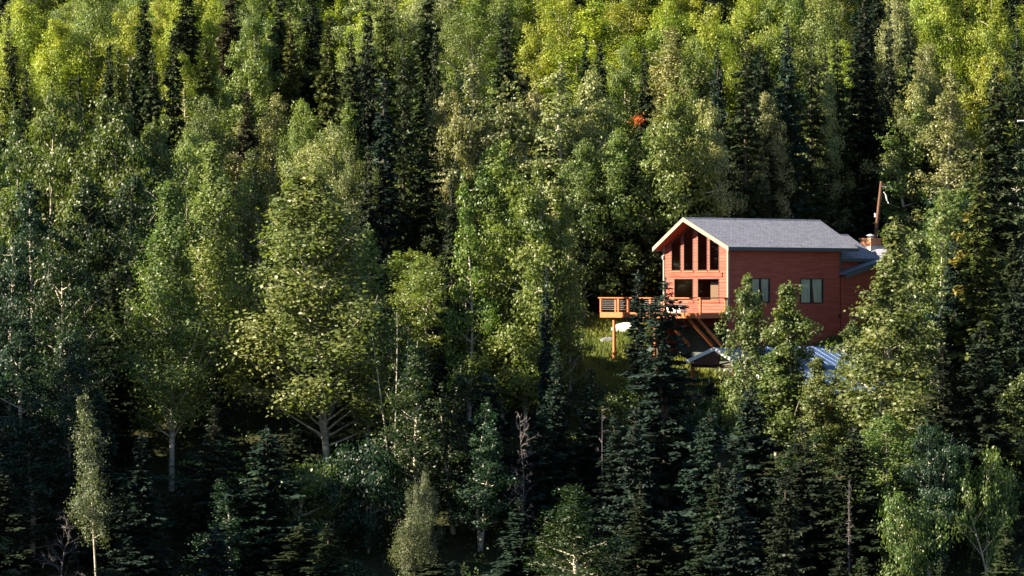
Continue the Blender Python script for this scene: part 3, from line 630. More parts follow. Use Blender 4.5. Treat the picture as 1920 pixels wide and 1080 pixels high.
def tree(kind, x, y, wpx, H, tint, label=None, var=None, rot=None, D=None, fixed=True, ybot=None, dead=None):
    """x, y: photo pixel of the top; the trunk foot stands on the hillside wherever that puts it"""
    lab_ok = kind in ('DECK', 'SLIM') or (kind == 'N' and y > 480)
    if D is None:
        D = solve_D(x, y, H)
        def bad(D): return in_clear((x - 960) / F * D, D) or (1110 < x < 1790 and y < 400 and 200 < D < 232)
        if bad(D):
            while bad(D): D += .5
            H = (540 - y) / F * D - float(ground((x - 960) / F * D, D))
        if not lab_ok and shades(x, y, D):
            D1 = D2 = D
            while shades(x, y, D1): D1 -= .5
            while shades(x, y, D2): D2 += .5
            h1, h2 = (hh(x, y, q) for q in (D1, D2))
            D, H = (D1, h1) if (h1 < 19 and D - D1 < D2 - D) or h2 < 5 else (D2, h2)
    X = (x - 960) / F * D; z = float(ground(X, D))
    TREES.append(dict(kind=kind, x=x, y=y, w=wpx, H=H, tint=tint, label=label, var=var, rot=rot, D=D, X=X, z=z, fixed=fixed, ybot=ybot if ybot else y + (.82 if kind == 'HERO' else .6) * H * F / D))

HL = [
 # ---- named trees, each standing where the photograph shows it
 ('HERO', 588, 318, 310, 20, 'hero', "tall broad aspen with pale forked trunk, the largest crown left of centre"),
 ('LEFT', 405, 272, 200, 20, 'hero', "tall aspen just left of the big pale-trunked aspen, its tip the higher of two"),
 ('LEFT', 322, 345, 200, 19, 'front', "aspen with tiered lower branches and thin bare trunk, left of the forked aspen"),
 ('A', 690, 425, 90, 14, 'green', "narrow green aspen against the right flank of the big forked aspen"),
 ('WEEP', 165, 742, 85, 12.5, 'sage', "slender weeping birch catching sun in the dark lower left corner"),
 ('FRONT', 1670, 415, 205, 16.5, 'front', "sparkling aspen in front of the cabin's right end and chimney"),
 ('SLIM', 1762, 362, 80, 15, 'front', "slim upright aspen with a pale thin trunk right of the utility pole"),
 ('COL', 1400, 522, 95, 11, 'front', "small leafy aspen hiding the cabin corner right of the deck"),
 ('COL', 1483, 535, 95, 10.5, 'front', "small leafy aspen below the curtained side window of the cabin"),
 ('A', 1598, 600, 90, 8.5, 'front', "low pale aspen over the metal carport roof"),
 ('COL', 1716, 440, 95, 12, 'front', "leafy aspen squeezed between the sparkling aspen and the slim pale-trunked one"),
 ('COL', 1533, 672, 75, 7, 'front', "low leafy aspen between the curtained window's aspen and the sparkling one"),
 ('COL', 1455, 660, 100, 6.5, 'front', "low aspen bush at the front edge of the carport roof"),
 ('DECK', 1248, 522, 150, 15, 'sb', "blue-green spruce with two bent tops in front of the deck"),
 ('N', 1198, 508, 70, 11, 'sb', "narrow small spruce in front of the deck railing, left of the forked one", 1),
 ('SLIM', 1068, 418, 78, 12, 'front', "slim pale aspen with thin white trunk left of the deck"),
 ('A', 985, 352, 150, 15, 'mid', "bushy bright aspen between the forked aspen and the cabin deck"),
 ('A', 942, 545, 120, 9, 'mid', "rounded low aspen below the bushy bright one, left of the deck"),
 ('S', 948, 22, 105, 18, 's', "tall dark spruce standing alone between two pale aspens at top centre"),
 ('S', 1208, 92, 62, 12, 's', "small dark spruce with one rust-orange dead clump on its left side"),
 ('S', 1397, 58, 125, 19, 's', "tall dark spruce rising directly above the cabin's main roof"),
 ('S', 1612, 45, 140, 20, 'sd', "very tall dark spruce above the gap between cabin roof and pole"),
 ('S', 1568, 40, 90, 19, 's', "dark spruce just left of the tallest one above the chimney"),
 ('S', 1868, 120, 150, 20, 's', "large spruce on the right with a sunlit upper left side"),
 ('S', 1840, 290, 165, 20, 'sy', "broad yellow-tinged spruce right of the slim pale-trunked aspen"),
 ('S', 800, 190, 130, 20, 's', "broad dark spruce between the forked aspen and the pale aspens"),
 ('S', 757, 60, 90, 19, 's', "tall spruce behind and left of the broad dark one"),
 ('N', 722, 140, 70, 15, 'sb', "thin bluish spruce right above the big aspen's right shoulder"),
 ('A', 878, 112, 135, 17, 'pale', "pale glittering aspen left of the lone tall spruce at top centre"),
 ('A', 1056, 122, 170, 17, 'pale', "wide pale glittering aspen right of the lone tall spruce at top centre"),
 ('A', 95, 160, 165, 19, 'olive', "tall olive aspen with pale thin trunk at the upper left"),
 ('A', 215, 190, 150, 19, 'olive', "olive aspen right beside the tall thin-trunked one at the upper left"),
 ('B', 385, 188, 105, 14, 'olive', "fine-leaved grey-olive birch above the two left aspens"),
 ('YELL', 742, 585, 110, 13, 'olive', "thin many-stemmed aspen with yellowing leaves right of the forked aspen"),
 ('DEAD', 978, 780, 90, 8.5, 'dead', "grey leafless dead tree standing in the dark below the deck clearing", 0),
 ('DEAD', 110, 975, 100, 5, 'dead', "gnarled grey dead branches low in the left bottom corner", 1),
 ('DEAD', 1888, 885, 100, 5, 'dead', "tangle of grey dead branches near the right bottom corner", 1),
 ('BARE', 1128, 760, 50, 8, 'dead', "bare thin grey trunk in the dark below the deck"),
 ('SNAG', 1592, 900, 24, 7, 'dead', "bleached broken snag near the bottom below the carport"),
 ('B', 1082, 915, 175, 10, 'deep', "sunlit drooping birch crown at the bottom, below the bare thin trunk", 1),
 ('FINEBUSH', 800, 893, 62, 5.5, 'sage', "upper grey-green willow shrub at the bottom centre"),
 ('FINEBUSH', 776, 960, 95, 5, 'sage', "lower and wider grey-green willow shrub at the bottom centre"),
 ('BUSH', 622, 862, 130, 5.4, 'teal', "small leafy shrub right at the trunk foot of the big forked aspen"),
 ('BUSH', 560, 875, 190, 6, 'green', "wider leafy shrub just left of the big forked aspen's foot"),
 ('BUSH', 690, 830, 150, 6.5, 'teal', "dark leafy shrub right of the forked aspen's foot"),
 ('BUSH', 1690, 930, 110, 6, 'green', "sunlit shrub in the dark lower right below the sparkling aspen"),
 ('BUSH', 1850, 850, 130, 7, 'green', "green shrub beside the dead tangle at the lower right"),
 ('S', 1045, 640, 95, 11, 'sb', "dark blue-green spruce below the slim pale-trunked aspen near the deck"),
 ('N', 1024, 500, 46, 9, 'sb', "tiny dark spruce in front of the bushy bright aspen left of the deck"),
 ('A', 60, 335, 130, 17, 'teal', "blue-green aspen low on the left border"),
 ('N', 325, 55, 44, 13, 's', "narrow dark spruce spire above the two left aspens, tallest of its cluster"),
 ('N', 287, 95, 52, 13, 's', "dark spruce spire just left of the tallest spire in the upper left"),
 ('S', 616, 25, 95, 16, 'sy', "sunlit yellowish spruce above the big forked aspen"),
 ('S', 462, 165, 75, 14, 'sbr', "brownish dark spruce above the left aspens' tips"),
 # ---- further trees (label built from their place)
 ('B', 42, 8, 120, 13, 'lime'),
 ('S', 18, 25, 70, 14, 's'), ('B', 110, 45, 120, 13, 'lime'), ('B', 20, 95, 90, 13, 'lime'), ('B', 170, -15, 120, 13, 'mid'), ('B', 240, 15, 110, 13, 'lime'),
 ('N', 28, 100, 36, 10, 's'), ('N', 48, 130, 36, 10, 's'), ('N', 147, 140, 40, 11, 's'), ('N', 270, -10, 44, 12, 's'), ('N', 205, 80, 36, 11, 's'), ('N', 222, 90, 36, 11, 'sy'),
 ('N', 247, 108, 36, 11, 's'), ('N', 387, 75, 42, 12, 'sy'), ('N', 350, -25, 60, 13, 's'), ('N', 430, -15, 56, 13, 'sbr'), ('N', 525, -15, 50, 13, 's'), ('N', 545, 25, 44, 12, 'sy'), ('N', 585, -25, 50, 13, 'sd'),
 ('A', 455, 70, 100, 13, 'mid'), ('A', 507, 55, 100, 13, 'mid'), ('A', 560, 45, 80, 13, 'mid'), ('A', 412, 140, 90, 12, 'mid'), ('B', 345, 105, 70, 12, 'lime'), ('B', 330, 10, 90, 12, 'lime'), ('B', 400, 5, 90, 12, 'lime'), ('B', 480, -15, 90, 12, 'mid'),
 ('S', 690, -25, 75, 17, 'sd'), ('S', 722, -40, 90, 18, 'sy'), ('N', 800, -20, 60, 15, 's'), ('S', 815, 65, 60, 14, 's'), ('B', 860, 25, 90, 13, 'mid'), ('N', 660, 60, 56, 14, 's'), ('B', 640, 100, 80, 13, 'mid'),
 ('B', 1010, 52, 110, 12, 'lime'), ('B', 1112, 8, 150, 14, 'lime'), ('B', 1055, -25, 110, 13, 'lime'), ('B', 1180, -15, 110, 13, 'lime'), ('B', 900, -20, 110, 13, 'mid'), ('B', 1265, 55, 130, 14, 'pale'), ('B', 1240, 5, 110, 13, 'lime'), ('N', 1098, 62, 38, 11, 's'), ('N', 1125, 80, 38, 11, 's'), ('B', 1175, 85, 90, 12, 'mid'),
 ('B', 1320, 15, 110, 14, 'lime'), ('B', 1300, 75, 90, 13, 'mid'), ('S', 1345, 88, 75, 15, 'sb'), ('S', 1475, 40, 95, 17, 'sb'), ('S', 1522, 62, 110, 18, 's'), ('B', 1400, -10, 120, 13, 'lime'), ('B', 1460, -20, 110, 13, 'mid'), ('B', 1530, -15, 110, 13, 'mid'),
 ('N', 1622, -35, 50, 15, 'sd'), ('S', 1668, 3, 66, 17, 'sd'), ('S', 1703, -20, 80, 17, 's'), ('B', 1775, -25, 110, 14, 'lime'), ('B', 1860, -10, 100, 14, 'lime'), ('B', 1735, 90, 90, 13, 'pale'), ('S', 1905, 15, 70, 15, 's'),
 ('A', 1550, 140, 75, 15, 'pale'), ('A', 1712, 150, 110, 15, 'pale'), ('A', 1778, 130, 120, 15, 'pale'), ('A', 1862, 100, 100, 13, 'lime'), ('S', 1470, 200, 95, 15, 'sy'), ('A', 1440, 180, 70, 13, 'pale'),
 ('A', 835, 165, 100, 15, 'pale'), ('A', 1110, 140, 110, 15, 'pale'), ('A', 1000, 165, 90, 14, 'pale'), ('A', 1268, 185, 130, 15, 'mid'), ('A', 1330, 195, 95, 14, 'pale'), ('A', 1010, 285, 110, 15, 'mid'), ('A', 930, 270, 120, 15, 'mid'), ('A', 1095, 268, 120, 15, 'green'), ('A', 1160, 250, 120, 15, 'green'), ('A', 880, 330, 100, 14, 'mid'), ('A', 1215, 240, 100, 14, 'green'),
 ('A', 28, 195, 110, 17, 'olive'), ('A', 290, 225, 110, 17, 'olive'), ('A', 160, 330, 130, 17, 'deep'), ('A', 245, 330, 130, 17, 'deep'), ('A', 350, 235, 90, 14, 'mid'), ('B', 515, 180, 100, 13, 'pale'), ('B', 565, 195, 90, 13, 'mid'), ('B', 617, 232, 110, 14, 'pale'), ('B', 480, 288, 120, 14, 'olive'), ('B', 660, 290, 90, 13, 'olive'), ('A', 650, 190, 90, 13, 'mid'),
 ('S', 690, 270, 80, 16, 'sd'), ('S', 845, 330, 90, 15, 'sd'), ('B', 830, 385, 80, 9, 'olive'), ('A', 885, 440, 90, 11, 'mid'), ('A', 800, 478, 130, 10, 'mid'), ('A', 855, 470, 110, 10, 'mid'), ('A', 905, 520, 90, 9, 'green'),
 ('S', 1130, 330, 110, 17, 'sd'), ('S', 1185, 300, 110, 18, 'sd'), ('S', 1245, 285, 110, 17, 'sd'), ('S', 1300, 270, 110, 17, 'sd'), ('S', 1440, 250, 110, 17, 's'), ('S', 1345, 230, 110, 17, 'sbr'), ('S', 1690, 230, 110, 17, 'sd'), ('S', 1740, 260, 110, 17, 'sd'), ('A', 1720, 200, 110, 15, 'green'),
 ('A', 20, 450, 130, 16, 'teal'), ('A', 120, 430, 130, 17, 'deep'), ('A', 40, 590, 130, 14, 'teal'), ('A', 130, 620, 110, 12, 'teal'), 
 ('W', 500, 800, 190, 9, 'sb'), ('S', 265, 815, 130, 10, 'sb'), ('W', 400, 760, 150, 9, 'sd'), ('A', 425, 900, 130, 6, 'teal'), ('A', 60, 800, 130, 8, 'teal'),
 ('A', 780, 640, 110, 12, 'deep'), ('A', 850, 690, 130, 10, 'deep'), ('A', 900, 750, 120, 9, 'teal'), ('W', 1020, 760, 130, 8, 'sb'), ('S', 1110, 690, 110, 9, 'sb'), ('W', 1190, 760, 150, 10, 'sb'), ('W', 1330, 770, 170, 10, 'sb'), ('W', 1410, 720, 150, 9, 'sb'), ('W', 1505, 790, 190, 9, 'sd'), ('W', 1600, 800, 170, 9, 'sd'), ('S', 1770, 640, 150, 12, 'sd'), ('S', 1840, 600, 150, 13, 'sd'), ('S', 1900, 520, 130, 14, 'sd'), ('A', 1930, 690, 110, 9, 'green'), ('A', 1660, 780, 130, 9, 'green'), ('A', 1740, 790, 110, 9, 'teal'),
 ('S', 1790, 430, 110, 15, 'sb'), ('BUSH', 1105, 715, 90, 3.6, 'deep'), ('BUSH', 1165, 735, 100, 3.4, 'green'), ('BUSH', 1310, 735, 110, 3.4, 'deep'), ('BUSH', 1375, 745, 100, 3.6, 'green'), ('BUSH', 1075, 660, 60, 2.6, 'olive'), ('BUSH', 1560, 640, 60, 2.8, 'mid'), ('S', 1150, 780, 110, 8, 'sb'),
]
for h in HL:
    kind, x, y, wpx, H, ti = h[:6]; lab = h[6] if len(h) > 6 else None; var = h[7] if len(h) > 7 else None
    if kind == 'N' and y < 200: H += 3
    if kind == 'S' and y < 120 and H < 18: H += 2
    DD = {1762: 213, 1024: 209, 1716: 214}.get(x)
    if kind in 'AB': wpx *= 1.2
    if kind == 'N' and y < 400: wpx *= 1.3
    if DD: H = hh(x, y, DD)
    tree(kind, x, y, wpx, H, ti, lab, var, D=DD)
# ---- the rest of the forest: jittered planting between the trees above, kept off the clearing and lower than what it would hide
RECTS = [(1105, 1605, 385, 700, 222), (1600, 1790, 400, 620, 225), (1285, 1720, 640, 745, 211), (1085, 1200, 560, 720, 222), (1600, 1660, 330, 470, 235)]
for t in TREES: RECTS.append((t['x'] - t['w'] * .42, t['x'] + t['w'] * .42, t['y'], t['ybot'] if t['label'] else t['y'] + .33 * t['H'] * F / t['D'], t['D']))
n_fixed = len(TREES)
g = random.Random(99)
fill = 0
y_ = 178.0
while y_ < 338:
    half = .1546 * y_ + 5; x_ = -half
    while x_ < half:
        X = x_ + g.uniform(-1.6, 1.6); D = y_ + g.uniform(-1.8, 1.8); x_ += 5.8
        if in_clear(X, D): continue
        if any((t['X'] - X) ** 2 + (t['D'] - D) ** 2 < 2.6 ** 2 for t in TREES): continue
        px = 960 + X / D * F; pyb = 540 - float(ground(X, D)) / D * F
        up_left = px < 700 and pyb < 420
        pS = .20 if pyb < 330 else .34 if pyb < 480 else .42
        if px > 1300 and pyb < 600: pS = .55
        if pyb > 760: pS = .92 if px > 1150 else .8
        r = g.random()
        if r < pS: kind = g.choice(['S', 'S', 'N'] if pyb < 700 else ['S', 'W', 'S']); H = g.uniform(11, 16)
        elif pyb < 420 and r < pS + .45: kind = 'B'; H = g.uniform(10, 13.5)
        else: kind = 'A'; H = g.uniform(10, 14)
        ppm = F / D
        wpx = {'S': g.uniform(3.2, 4.4), 'N': 2.1, 'W': g.uniform(4.4, 5.5), 'A': g.uniform(5.2, 7.2), 'B': g.uniform(4.8, 6.6)}[kind] * ppm
        ok = True
        for x0, x1, yt, yb, DD in RECTS:
            if D < DD and px + wpx * .45 > x0 and px - wpx * .45 < x1:
                top = pyb - H * ppm
                if top < yb and pyb > yt:
                    nh = (pyb - yb + 6) / ppm
                    if nh < H: H = nh
        # nothing tall stands in the low sunlight that reaches the gable and the deck
        sd = (12.0 - X) / -SUN[0]; lat = abs(D - (223 + sd * SUN[1]))
        if sd > 0 and lat < 7: H = min(H, -3.0 + sd * SUN[2] - float(ground(X, D)))
        if abs(D - 235 - (24.5 - X) * SUN[1]) < 6 and X < 24: H = min(H, 2.0 + (24.5 - X) * SUN[2] - float(ground(X, D)))
        if H < 2.6: continue
        if 0 < 7.5 - X and abs(D - 228 - (7.5 - X) * SUN[1]) < 4: H = min(H, -4.5 + (7.5 - X) * SUN[2] - float(ground(X, D)))
        if H < 2.2: continue
        if H < 6 and kind in 'AB' and pyb > 700 and g.random() < .75: kind = 'W'
        if H < 6 and kind in 'AB': kind = 'BUSH'; wpx = max(wpx * .7, H * .8 * ppm)
        if H < 6 and kind in 'SN': kind = 'W'; wpx = H * .55 * ppm
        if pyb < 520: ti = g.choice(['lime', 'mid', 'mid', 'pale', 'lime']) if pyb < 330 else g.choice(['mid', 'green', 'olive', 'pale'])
        else: ti = g.choice(['green', 'teal', 'deep', 'mid'] if pyb < 760 else ['teal', 'deep', 'deep'])  # lower fill trees get darker leaves, shade put into their colour
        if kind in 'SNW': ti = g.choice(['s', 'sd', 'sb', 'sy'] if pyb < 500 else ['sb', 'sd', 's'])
        top = pyb - H * ppm
        if top > 1090 or pyb < -60: continue
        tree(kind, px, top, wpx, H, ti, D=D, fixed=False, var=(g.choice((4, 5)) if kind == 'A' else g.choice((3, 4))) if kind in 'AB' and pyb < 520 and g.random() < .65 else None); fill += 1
    y_ += 5.4
HIDDEN = set([188, 190, 199, 209, 216, 220, 221, 224, 225, 233, 234, 238, 246, 247, 253, 254, 257, 260, 267, 268, 275, 276, 285, 286, 293, 301, 302, 322, 325, 333, 334, 335, 350, 351, 368, 385, 389, 393, 399, 401, 402, 403, 405, 406, 407, 409, 410, 411, 412, 414, 415, 417, 419, 420, 421, 422, 423, 424, 425, 426, 427, 428, 429, 430, 431, 432, 433, 435, 436, 437, 438, 439, 440, 441, 442, 443, 444, 445, 446, 447, 448, 449, 450, 451, 452, 453, 454, 455, 456, 457, 458, 459, 460, 461, 462, 463, 464, 465, 466, 467, 468, 469, 470, 471, 472, 473, 474, 475, 476, 477, 478, 479, 480, 481, 482, 483, 484, 485, 486, 487, 488, 489, 490, 491, 492, 493, 494, 495])
#HIDDEN_LIST
made = {}
for i, t in enumerate(TREES):
    if i in HIDDEN: continue
    rr = random.Random(i * 7919 + 3)
    ps = PR[t['kind']]; var = t['var'] if t['var'] is not None else (len(ps) - 1 - rr.randrange(2)) if t['kind'] in 'AB' and t['y'] < 330 and t['H'] < 16 and rr.random() < .6 else rr.randrange(len(ps)); rot = t['rot'] if t['rot'] is not None else rr.uniform(0, 6.28)
    jb = rr.uniform(.9, 1.1); jit = [jb * rr.uniform(.93, 1.07) for _ in range(3)]
    if t['kind'] in ('HERO', 'LEFT', 'FRONT', 'WEEP', 'DECK'): rot = {'HERO': 0.0, 'LEFT': .8, 'FRONT': rot, 'WEEP': 0.0, 'DECK': .4}[t['kind']]
    tm_, cm, H0, W0 = ps[var]
    sx = (t['w'] / (F / t['D'])) / W0 * (1.0); sz = t['H'] / H0
    name = BASE_NAMES[t['kind']]
    dx = 0.0
    if t['kind'] == 'HERO': dx = 1.0
    if t['kind'] == 'WEEP': dx = .6
    e_ = empty(name, (t['X'] + dx, t['D'], float(ground(t['X'] + dx, t['D']))), rot); e_.scale = (sx, sx, sz)
    a = bpy.data.objects.new("trunk", tm_); C.objects.link(a); a.parent = e_
    if cm:
        b = bpy.data.objects.new("crown", cm); C.objects.link(b); b.parent = e_
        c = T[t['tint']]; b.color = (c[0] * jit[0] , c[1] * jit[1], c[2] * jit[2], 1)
    t['obj'] = e_; e_["idx"] = i

# ---------------------------------------------------------------- grass and undergrowth
def stuff(name, n, box, size, droop, m, col, label, cat, seed, clump=9, sig=.22, up=.25, test=None):
    g_ = np.random.default_rng(seed); x = g_.uniform(box[0], box[1], n); y = g_.uniform(box[2], box[3], n)
    if test is not None: k = test(x, y); x, y = x[k], y[k]
    n = len(x); z = ground(x, y); c = np.stack([x, y, z], 1)
    P = np.repeat(c, clump, 0) + g_.normal(0, 1, (n * clump, 3)) * np.array([sig, sig, sig * .7]) + np.array([0, 0, up])
    me = mk_mesh(name, leaves(P, size, g_, droop=droop), qidx(len(P)), np.clip(np.repeat(g_.uniform(0, .7, n), clump) + g_.uniform(0, .3, n * clump), 0, 1), M[m])
    o = bpy.data.objects.new(name, me); C.objects.link(o); o.color = (*col, 1); tag(o, label, cat, kind="stuff"); return o
stuff("undergrowth", 19000, (-52, 52, 172, 335), .2, .1, "leaf", (.05, .085, .025), "low dark leafy undergrowth between the tree trunks", "undergrowth", 3, clump=10, sig=.35, up=.35,
      test=lambda x, y: (np.abs(x) < .16 * y + 3) & ~((x > 4) & (x < 26) & (y > 213) & (y < 240)))
def blades(name, n, box, h, col, label, seed):
    g_ = np.random.default_rng(seed); x = g_.uniform(box[0], box[1], n); y = g_.uniform(box[2], box[3], n); z = ground(x, y)
    v_ = (x - HC[0]) * math.sin(TH) + (y - HC[1]) * math.cos(TH); u_ = -(x - HC[0]) * math.cos(TH) + (y - HC[1]) * math.sin(TH)
    k = ~((v_ > -.1) & (v_ < 22) & (u_ > -.1) & (u_ < 6.2)); x, y, z = x[k], y[k], z[k]; n = len(x)
    hh_ = h * g_.uniform(.4, 1.2, n) * (1 + .6 * np.sin(x * 1.7) * np.sin(y * 1.3)); a = g_.uniform(0, 6.3, n); w_ = .035
    b = np.stack([x, y, z], 1); sd = np.stack([np.cos(a), np.sin(a), 0 * a], 1) * w_; tp_ = b + np.stack([g_.normal(0, .12, n), g_.normal(0, .12, n), hh_], 1)
    V = np.stack([b - sd, b + sd, tp_ + sd * .3, tp_ - sd * .3], 1).reshape(-1, 3)
    me = mk_mesh(name, V, qidx(n), np.clip(.5 + .5 * np.sin(x * .9) * np.sin(y * .8 + x) + g_.normal(0, .15, n), 0, 1), M["fine"]); o = bpy.data.objects.new(name, me); C.objects.link(o); o.color = (*col, 1)
    tag(o, label, "grass", kind="stuff"); return o
blades("grass", 90000, (3.5, 26, 212, 238), .38, (.17, .20, .045), "sunlit yellow-green meadow grass on the slope below and beside the cabin deck", 4)

def patch(px, py, D, rad, n, col, host_x, host_y, name, label, seed):
    """a discoloured spray that grows on one of the spruces"""
    host = next(t for t in TREES if t['x'] == host_x and t['y'] == host_y)['obj']; g_ = np.random.default_rng(seed)
    loc = np.array(host.location); sc_ = np.array(host.scale); a = host.rotation_euler.z
    D = loc[1] - D; w_ = np.array([(px - 960) / F * D, D, (540 - py) / F * D]) - loc
    w_ = np.array([w_[0] * math.cos(a) + w_[1] * math.sin(a), -w_[0] * math.sin(a) + w_[1] * math.cos(a), w_[2]]) / sc_
    P = w_ + g_.normal(0, rad * .5, (n, 3)) * np.array([1, 1, .8]) / sc_
    o = bpy.data.objects.new(name, mk_mesh(name, leaves(P, .22, g_, droop=.2, asp=.3), qidx(n), g_.uniform(0, 1, n), M["needle"])); C.objects.link(o)
    o.parent = host; o.color = (*col, 1); o["label"] = label
patch(1196, 224, 1.2, .5, 200, (.46, .12, .02), 1208, 92, "dead_spray", "rust-orange dead clump", 1)
for k, (a_, b_, r_) in enumerate([(1796, 442, .3), (1802, 478, .35), (1790, 492, .25), (1798, 548, .3), (1812, 405, .25)]):
    patch(a_, b_, 1.6, r_ * 1.1, 80, (.16, .14, .02), 1840, 290, "yellow_spray", "yellowing needle spray", 20 + k)

# ---------------------------------------------------------------- names for every tree: look, kind and where it can be found
VIS = {0:(593,593),1:(413,483),2:(322,616),3:(696,591),4:(170,899),5:(1666,652),6:(1759,495),7:(1396,648),8:(1481,659),9:(1585,711),10:(1722,542),11:(1534,742),12:(1454,745),13:(1249,759),14:(1194,648),15:(1083,580),16:(984,551),17:(937,658),18:(948,140),19:(1205,205),20:(1402,266),21:(1617,244),22:(1580,269),23:(1871,344),24:(1828,544),25:(798,367),26:(759,279),27:(725,333),28:(904,244),29:(1024,255),30:(95,309),31:(207,314),32:(397,256),33:(733,720),34:(980,882),35:(115,1032),36:(1883,953),37:(1130,827),38:(1592,1007),39:(1082,1013),40:(798,955),41:(774,1022),42:(633,929),43:(579,933),44:(699,917),45:(1702,1007),46:(1848,950),47:(1050,793),48:(1022,654),49:(61,452),50:(326,181),51:(287,189),52:(614,161),53:(460,265),54:(49,64),55:(15,135),56:(115,126),57:(31,174),58:(176,78),59:(240,99),60:(26,173),61:(49,212),62:(150,203),63:(268,123),64:(204,156),65:(222,159),66:(248,197),67:(387,144),68:(351,73),69:(428,85),70:(523,84),71:(544,142),72:(584,104),73:(466,157),74:(511,125),75:(569,108),76:(412,210),77:(348,169),78:(323,72),79:(399,64),80:(478,52),81:(690,158),82:(724,112),83:(795,125),84:(814,163),85:(871,92),86:(663,179),87:(640,152),88:(1007,113),89:(1106,90),90:(1054,50),91:(1177,48),92:(906,61),93:(1255,142),94:(1236,70),95:(1096,120),96:(1128,140),97:(1171,168),98:(1345,101),99:(1303,145),100:(1349,179),101:(1485,242),102:(1530,279),103:(1403,66),104:(1455,71),105:(1529,80),106:(1625,100),107:(1661,200),108:(1702,119),109:(1777,78),110:(1856,73),111:(1739,145),112:(1905,177),113:(1558,276),114:(1705,263),115:(1775,272),116:(1843,196),117:(1487,337),118:(1450,290),119:(846,269),120:(1110,223),121:(1003,240),122:(1272,315),123:(1345,301),124:(1039,512),125:(926,367),126:(1098,397),127:(1158,383),128:(877,570),129:(1213,387),130:(34,328),131:(303,315),132:(170,467),133:(240,476),134:(358,316),135:(512,264),136:(558,259),137:(609,298),138:(475,396),139:(657,375),140:(655,260),141:(693,403),142:(840,564),143:(825,432),144:(899,496),145:(790,562),146:(819,559),147:(900,611),148:(1129,508),149:(1186,466),150:(1232,459),151:(1301,368),152:(1444,348),153:(1359,342),154:(1671,366),155:(1731,355),156:(1693,328),157:(26,584),158:(123,577),159:(48,759),160:(128,754),161:(500,950),162:(264,984),163:(382,920),164:(430,992),165:(71,923),166:(779,804),167:(842,826),168:(903,903),169:(1017,892),170:(1106,834),171:(1188,934),172:(1311,923),173:(1413,855),174:(1510,952),175:(1597,960),176:(1772,779),177:(1845,783),178:(1896,695),179:(1903,791),180:(1663,868),181:(1755,912),182:(1781,593),183:(1097,749),184:(1160,770),185:(1315,770),186:(1360,789),187:(1081,692),189:(1143,896),191:(26,1075),192:(196,1075),193:(405,1042),194:(671,1068),195:(870,1068),196:(1473,1005),197:(1616,1063),198:(1886,1046),200:(13,1023),201:(14,1074),202:(208,1074),203:(615,1044),204:(852,1067),205:(1375,1008),206:(1574,1067),207:(1763,1066),208:(1918,1067),210:(29,1001),211:(554,1040),212:(804,1068),213:(969,1028),214:(1202,1016),215:(1334,993),217:(188,932),218:(1500,890),219:(1653,850),222:(372,890),223:(551,859),226:(193,797),227:(410,785),228:(740,778),229:(925,805),230:(1109,839),231:(1229,829),232:(1821,689),235:(221,718),236:(573,795),237:(1910,567),239:(13,649),240:(244,686),241:(341,732),242:(507,566),243:(749,679),244:(1332,729),245:(1892,530),248:(21,524),249:(364,520),250:(506,529),251:(783,601),252:(977,561),255:(206,372),256:(754,519),258:(1773,425),259:(1897,383),261:(8,331),262:(123,387),263:(466,481),264:(807,448),265:(983,461),266:(1858,336),269:(26,336),270:(117,377),271:(486,443),272:(947,436),273:(1228,344),274:(1776,385),277:(6,266),278:(349,375),279:(748,333),280:(847,345),281:(1064,258),282:(1251,343),283:(1330,218),284:(1773,265),287:(129,195),288:(456,290),289:(1007,185),290:(1277,314),291:(1425,183),292:(1905,190),294:(194,179),295:(880,209),296:(988,182),297:(1412,185),298:(1543,143),299:(1709,170),300:(1889,146),303:(68,207),304:(709,150),305:(841,164),306:(963,186),307:(1215,224),308:(1398,176),309:(1580,127),310:(1677,84),311:(1915,134),312:(3,134),313:(119,154),314:(435,150),315:(602,117),316:(724,100),317:(916,187),318:(1531,82),319:(1646,59),320:(1808,69),321:(1910,51),323:(24,59),324:(297,43),326:(668,66),327:(977,107),328:(1346,27),329:(1486,31),330:(1638,66),331:(1742,43),332:(1893,27),336:(191,64),337:(280,42),338:(443,23),339:(565,28),340:(694,43),341:(804,57),342:(950,42),343:(1083,35),344:(1202,51),345:(1323,20),346:(1417,31),347:(1611,36),348:(1696,41),349:(1828,43),352:(6,25),353:(133,23),354:(249,18),355:(429,32),356:(522,38),357:(640,34),358:(788,44),359:(961,26),360:(1064,42),361:(1145,24),362:(1285,27),363:(1381,21),364:(1555,33),365:(1675,18),366:(1850,34),367:(1914,25),369:(72,21),370:(133,20),371:(269,14),372:(370,19),373:(492,14),374:(618,25),375:(749,26),376:(860,28),377:(1006,28),378:(1107,9),379:(1233,17),380:(1363,26),381:(1584,12),382:(1663,18),383:(1760,82),384:(1909,54),386:(39,21),387:(106,10),388:(216,13),390:(484,10),391:(655,20),392:(746,25),394:(1012,36),395:(1210,11),396:(1230,25),397:(1354,4),398:(1628,24),400:(1893,20),404:(110,6),408:(603,9),413:(1217,21),416:(1589,28),418:(1797,9),434:(1586,16)}
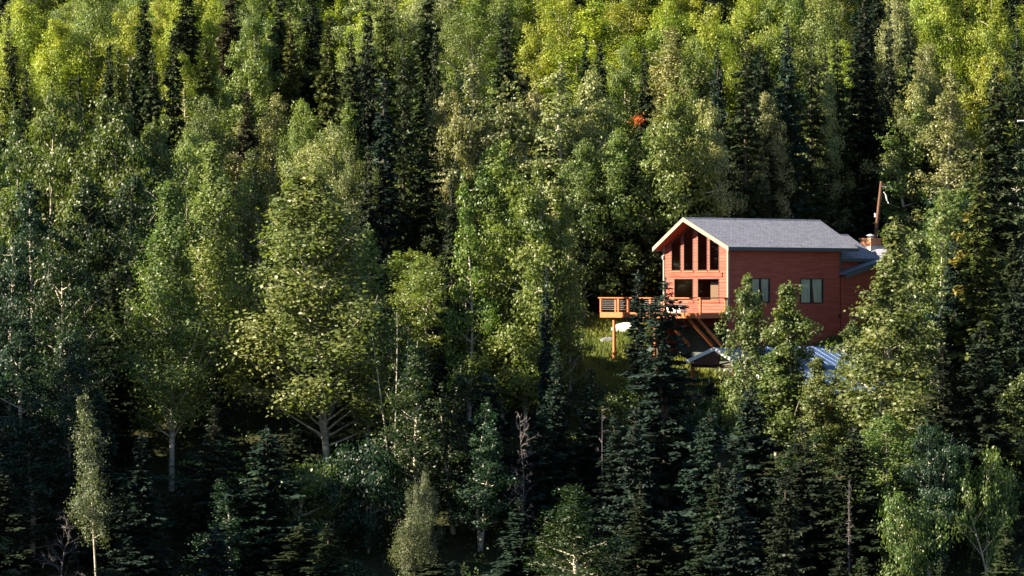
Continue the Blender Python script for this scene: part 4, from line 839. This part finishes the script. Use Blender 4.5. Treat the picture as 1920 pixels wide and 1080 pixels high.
#VIS_TABLE
CATS = dict(aspen_tree="aspen", birch_tree="birch", spruce_tree="spruce", dead_tree="dead tree", shrub="shrub")
GRP = dict(aspen_tree="aspens of the hillside forest", birch_tree="birches of the hillside forest", spruce_tree="spruces of the hillside forest", dead_tree="dead trees on the lower slope", shrub="shrubs on the lower slope")
LOOK = dict(lime="yellow-green", pale="pale green", mid="bright green", green="green", olive="olive", teal="blue-green", deep="deep green", front="light green", hero="light green", sage="grey-green",
            s="dark green", sb="bluish dark", sy="yellowish", sd="near-black", sbr="brownish", dead="grey")
ROWS = [(105, "along the top edge"), (240, "high on the slope"), (400, "on the mid slope"), (600, "level with the cabin"), (800, "on the lower slope"), (9999, "along the bottom edge")]
def col_of(x, y):
    if x < 250: return "by the left border"
    if x < 480: return "left of the forked aspen"
    if x < 720: return ("above" if y < 320 else "behind" if y < 800 else "below") + " the forked aspen"
    if x < 930: return "right of the forked aspen"
    if x < 1120: return "left of the cabin deck" if y > 400 else "left of the cabin"
    if x < 1400: return "above the cabin gable" if y < 420 else "below the deck"
    if x < 1640: return "above the cabin roof" if y < 420 else "below the cabin's side wall"
    return "right of the cabin" if x < 1780 else "by the right border"
ORD = "first second third fourth fifth sixth seventh eighth ninth tenth eleventh twelfth thirteenth fourteenth fifteenth".split()
sets = {}
for i, t in enumerate(TREES):
    if 'obj' not in t: continue
    nm = BASE_NAMES[t['kind']]; o = t['obj']; tag(o, t['label'], CATS[nm], GRP[nm])
    if t['label']: continue
    cx, cy = VIS.get(i, (t['x'], t['y'] + 60))
    look = ("narrow " if t['kind'] == 'N' else "low " if t['kind'] == 'W' else "") + LOOK[t['tint']]
    row = next(n for lim, n in ROWS if cy < lim)
    sets.setdefault((look, CATS[nm], row, col_of(cx, cy)), []).append((cx, o))
for (look, cat, row, colm), lst in sets.items():
    lst.sort(key=lambda q: q[0])
    for k, (_, o) in enumerate(lst):
        n = len(lst)
        o["label"] = f"{look} {cat} {row} {colm}" + ("" if n == 1 else ", leftmost such" if k == 0 else ", rightmost such" if k == n - 1 else f", {ORD[min(k, 14)]} from left")
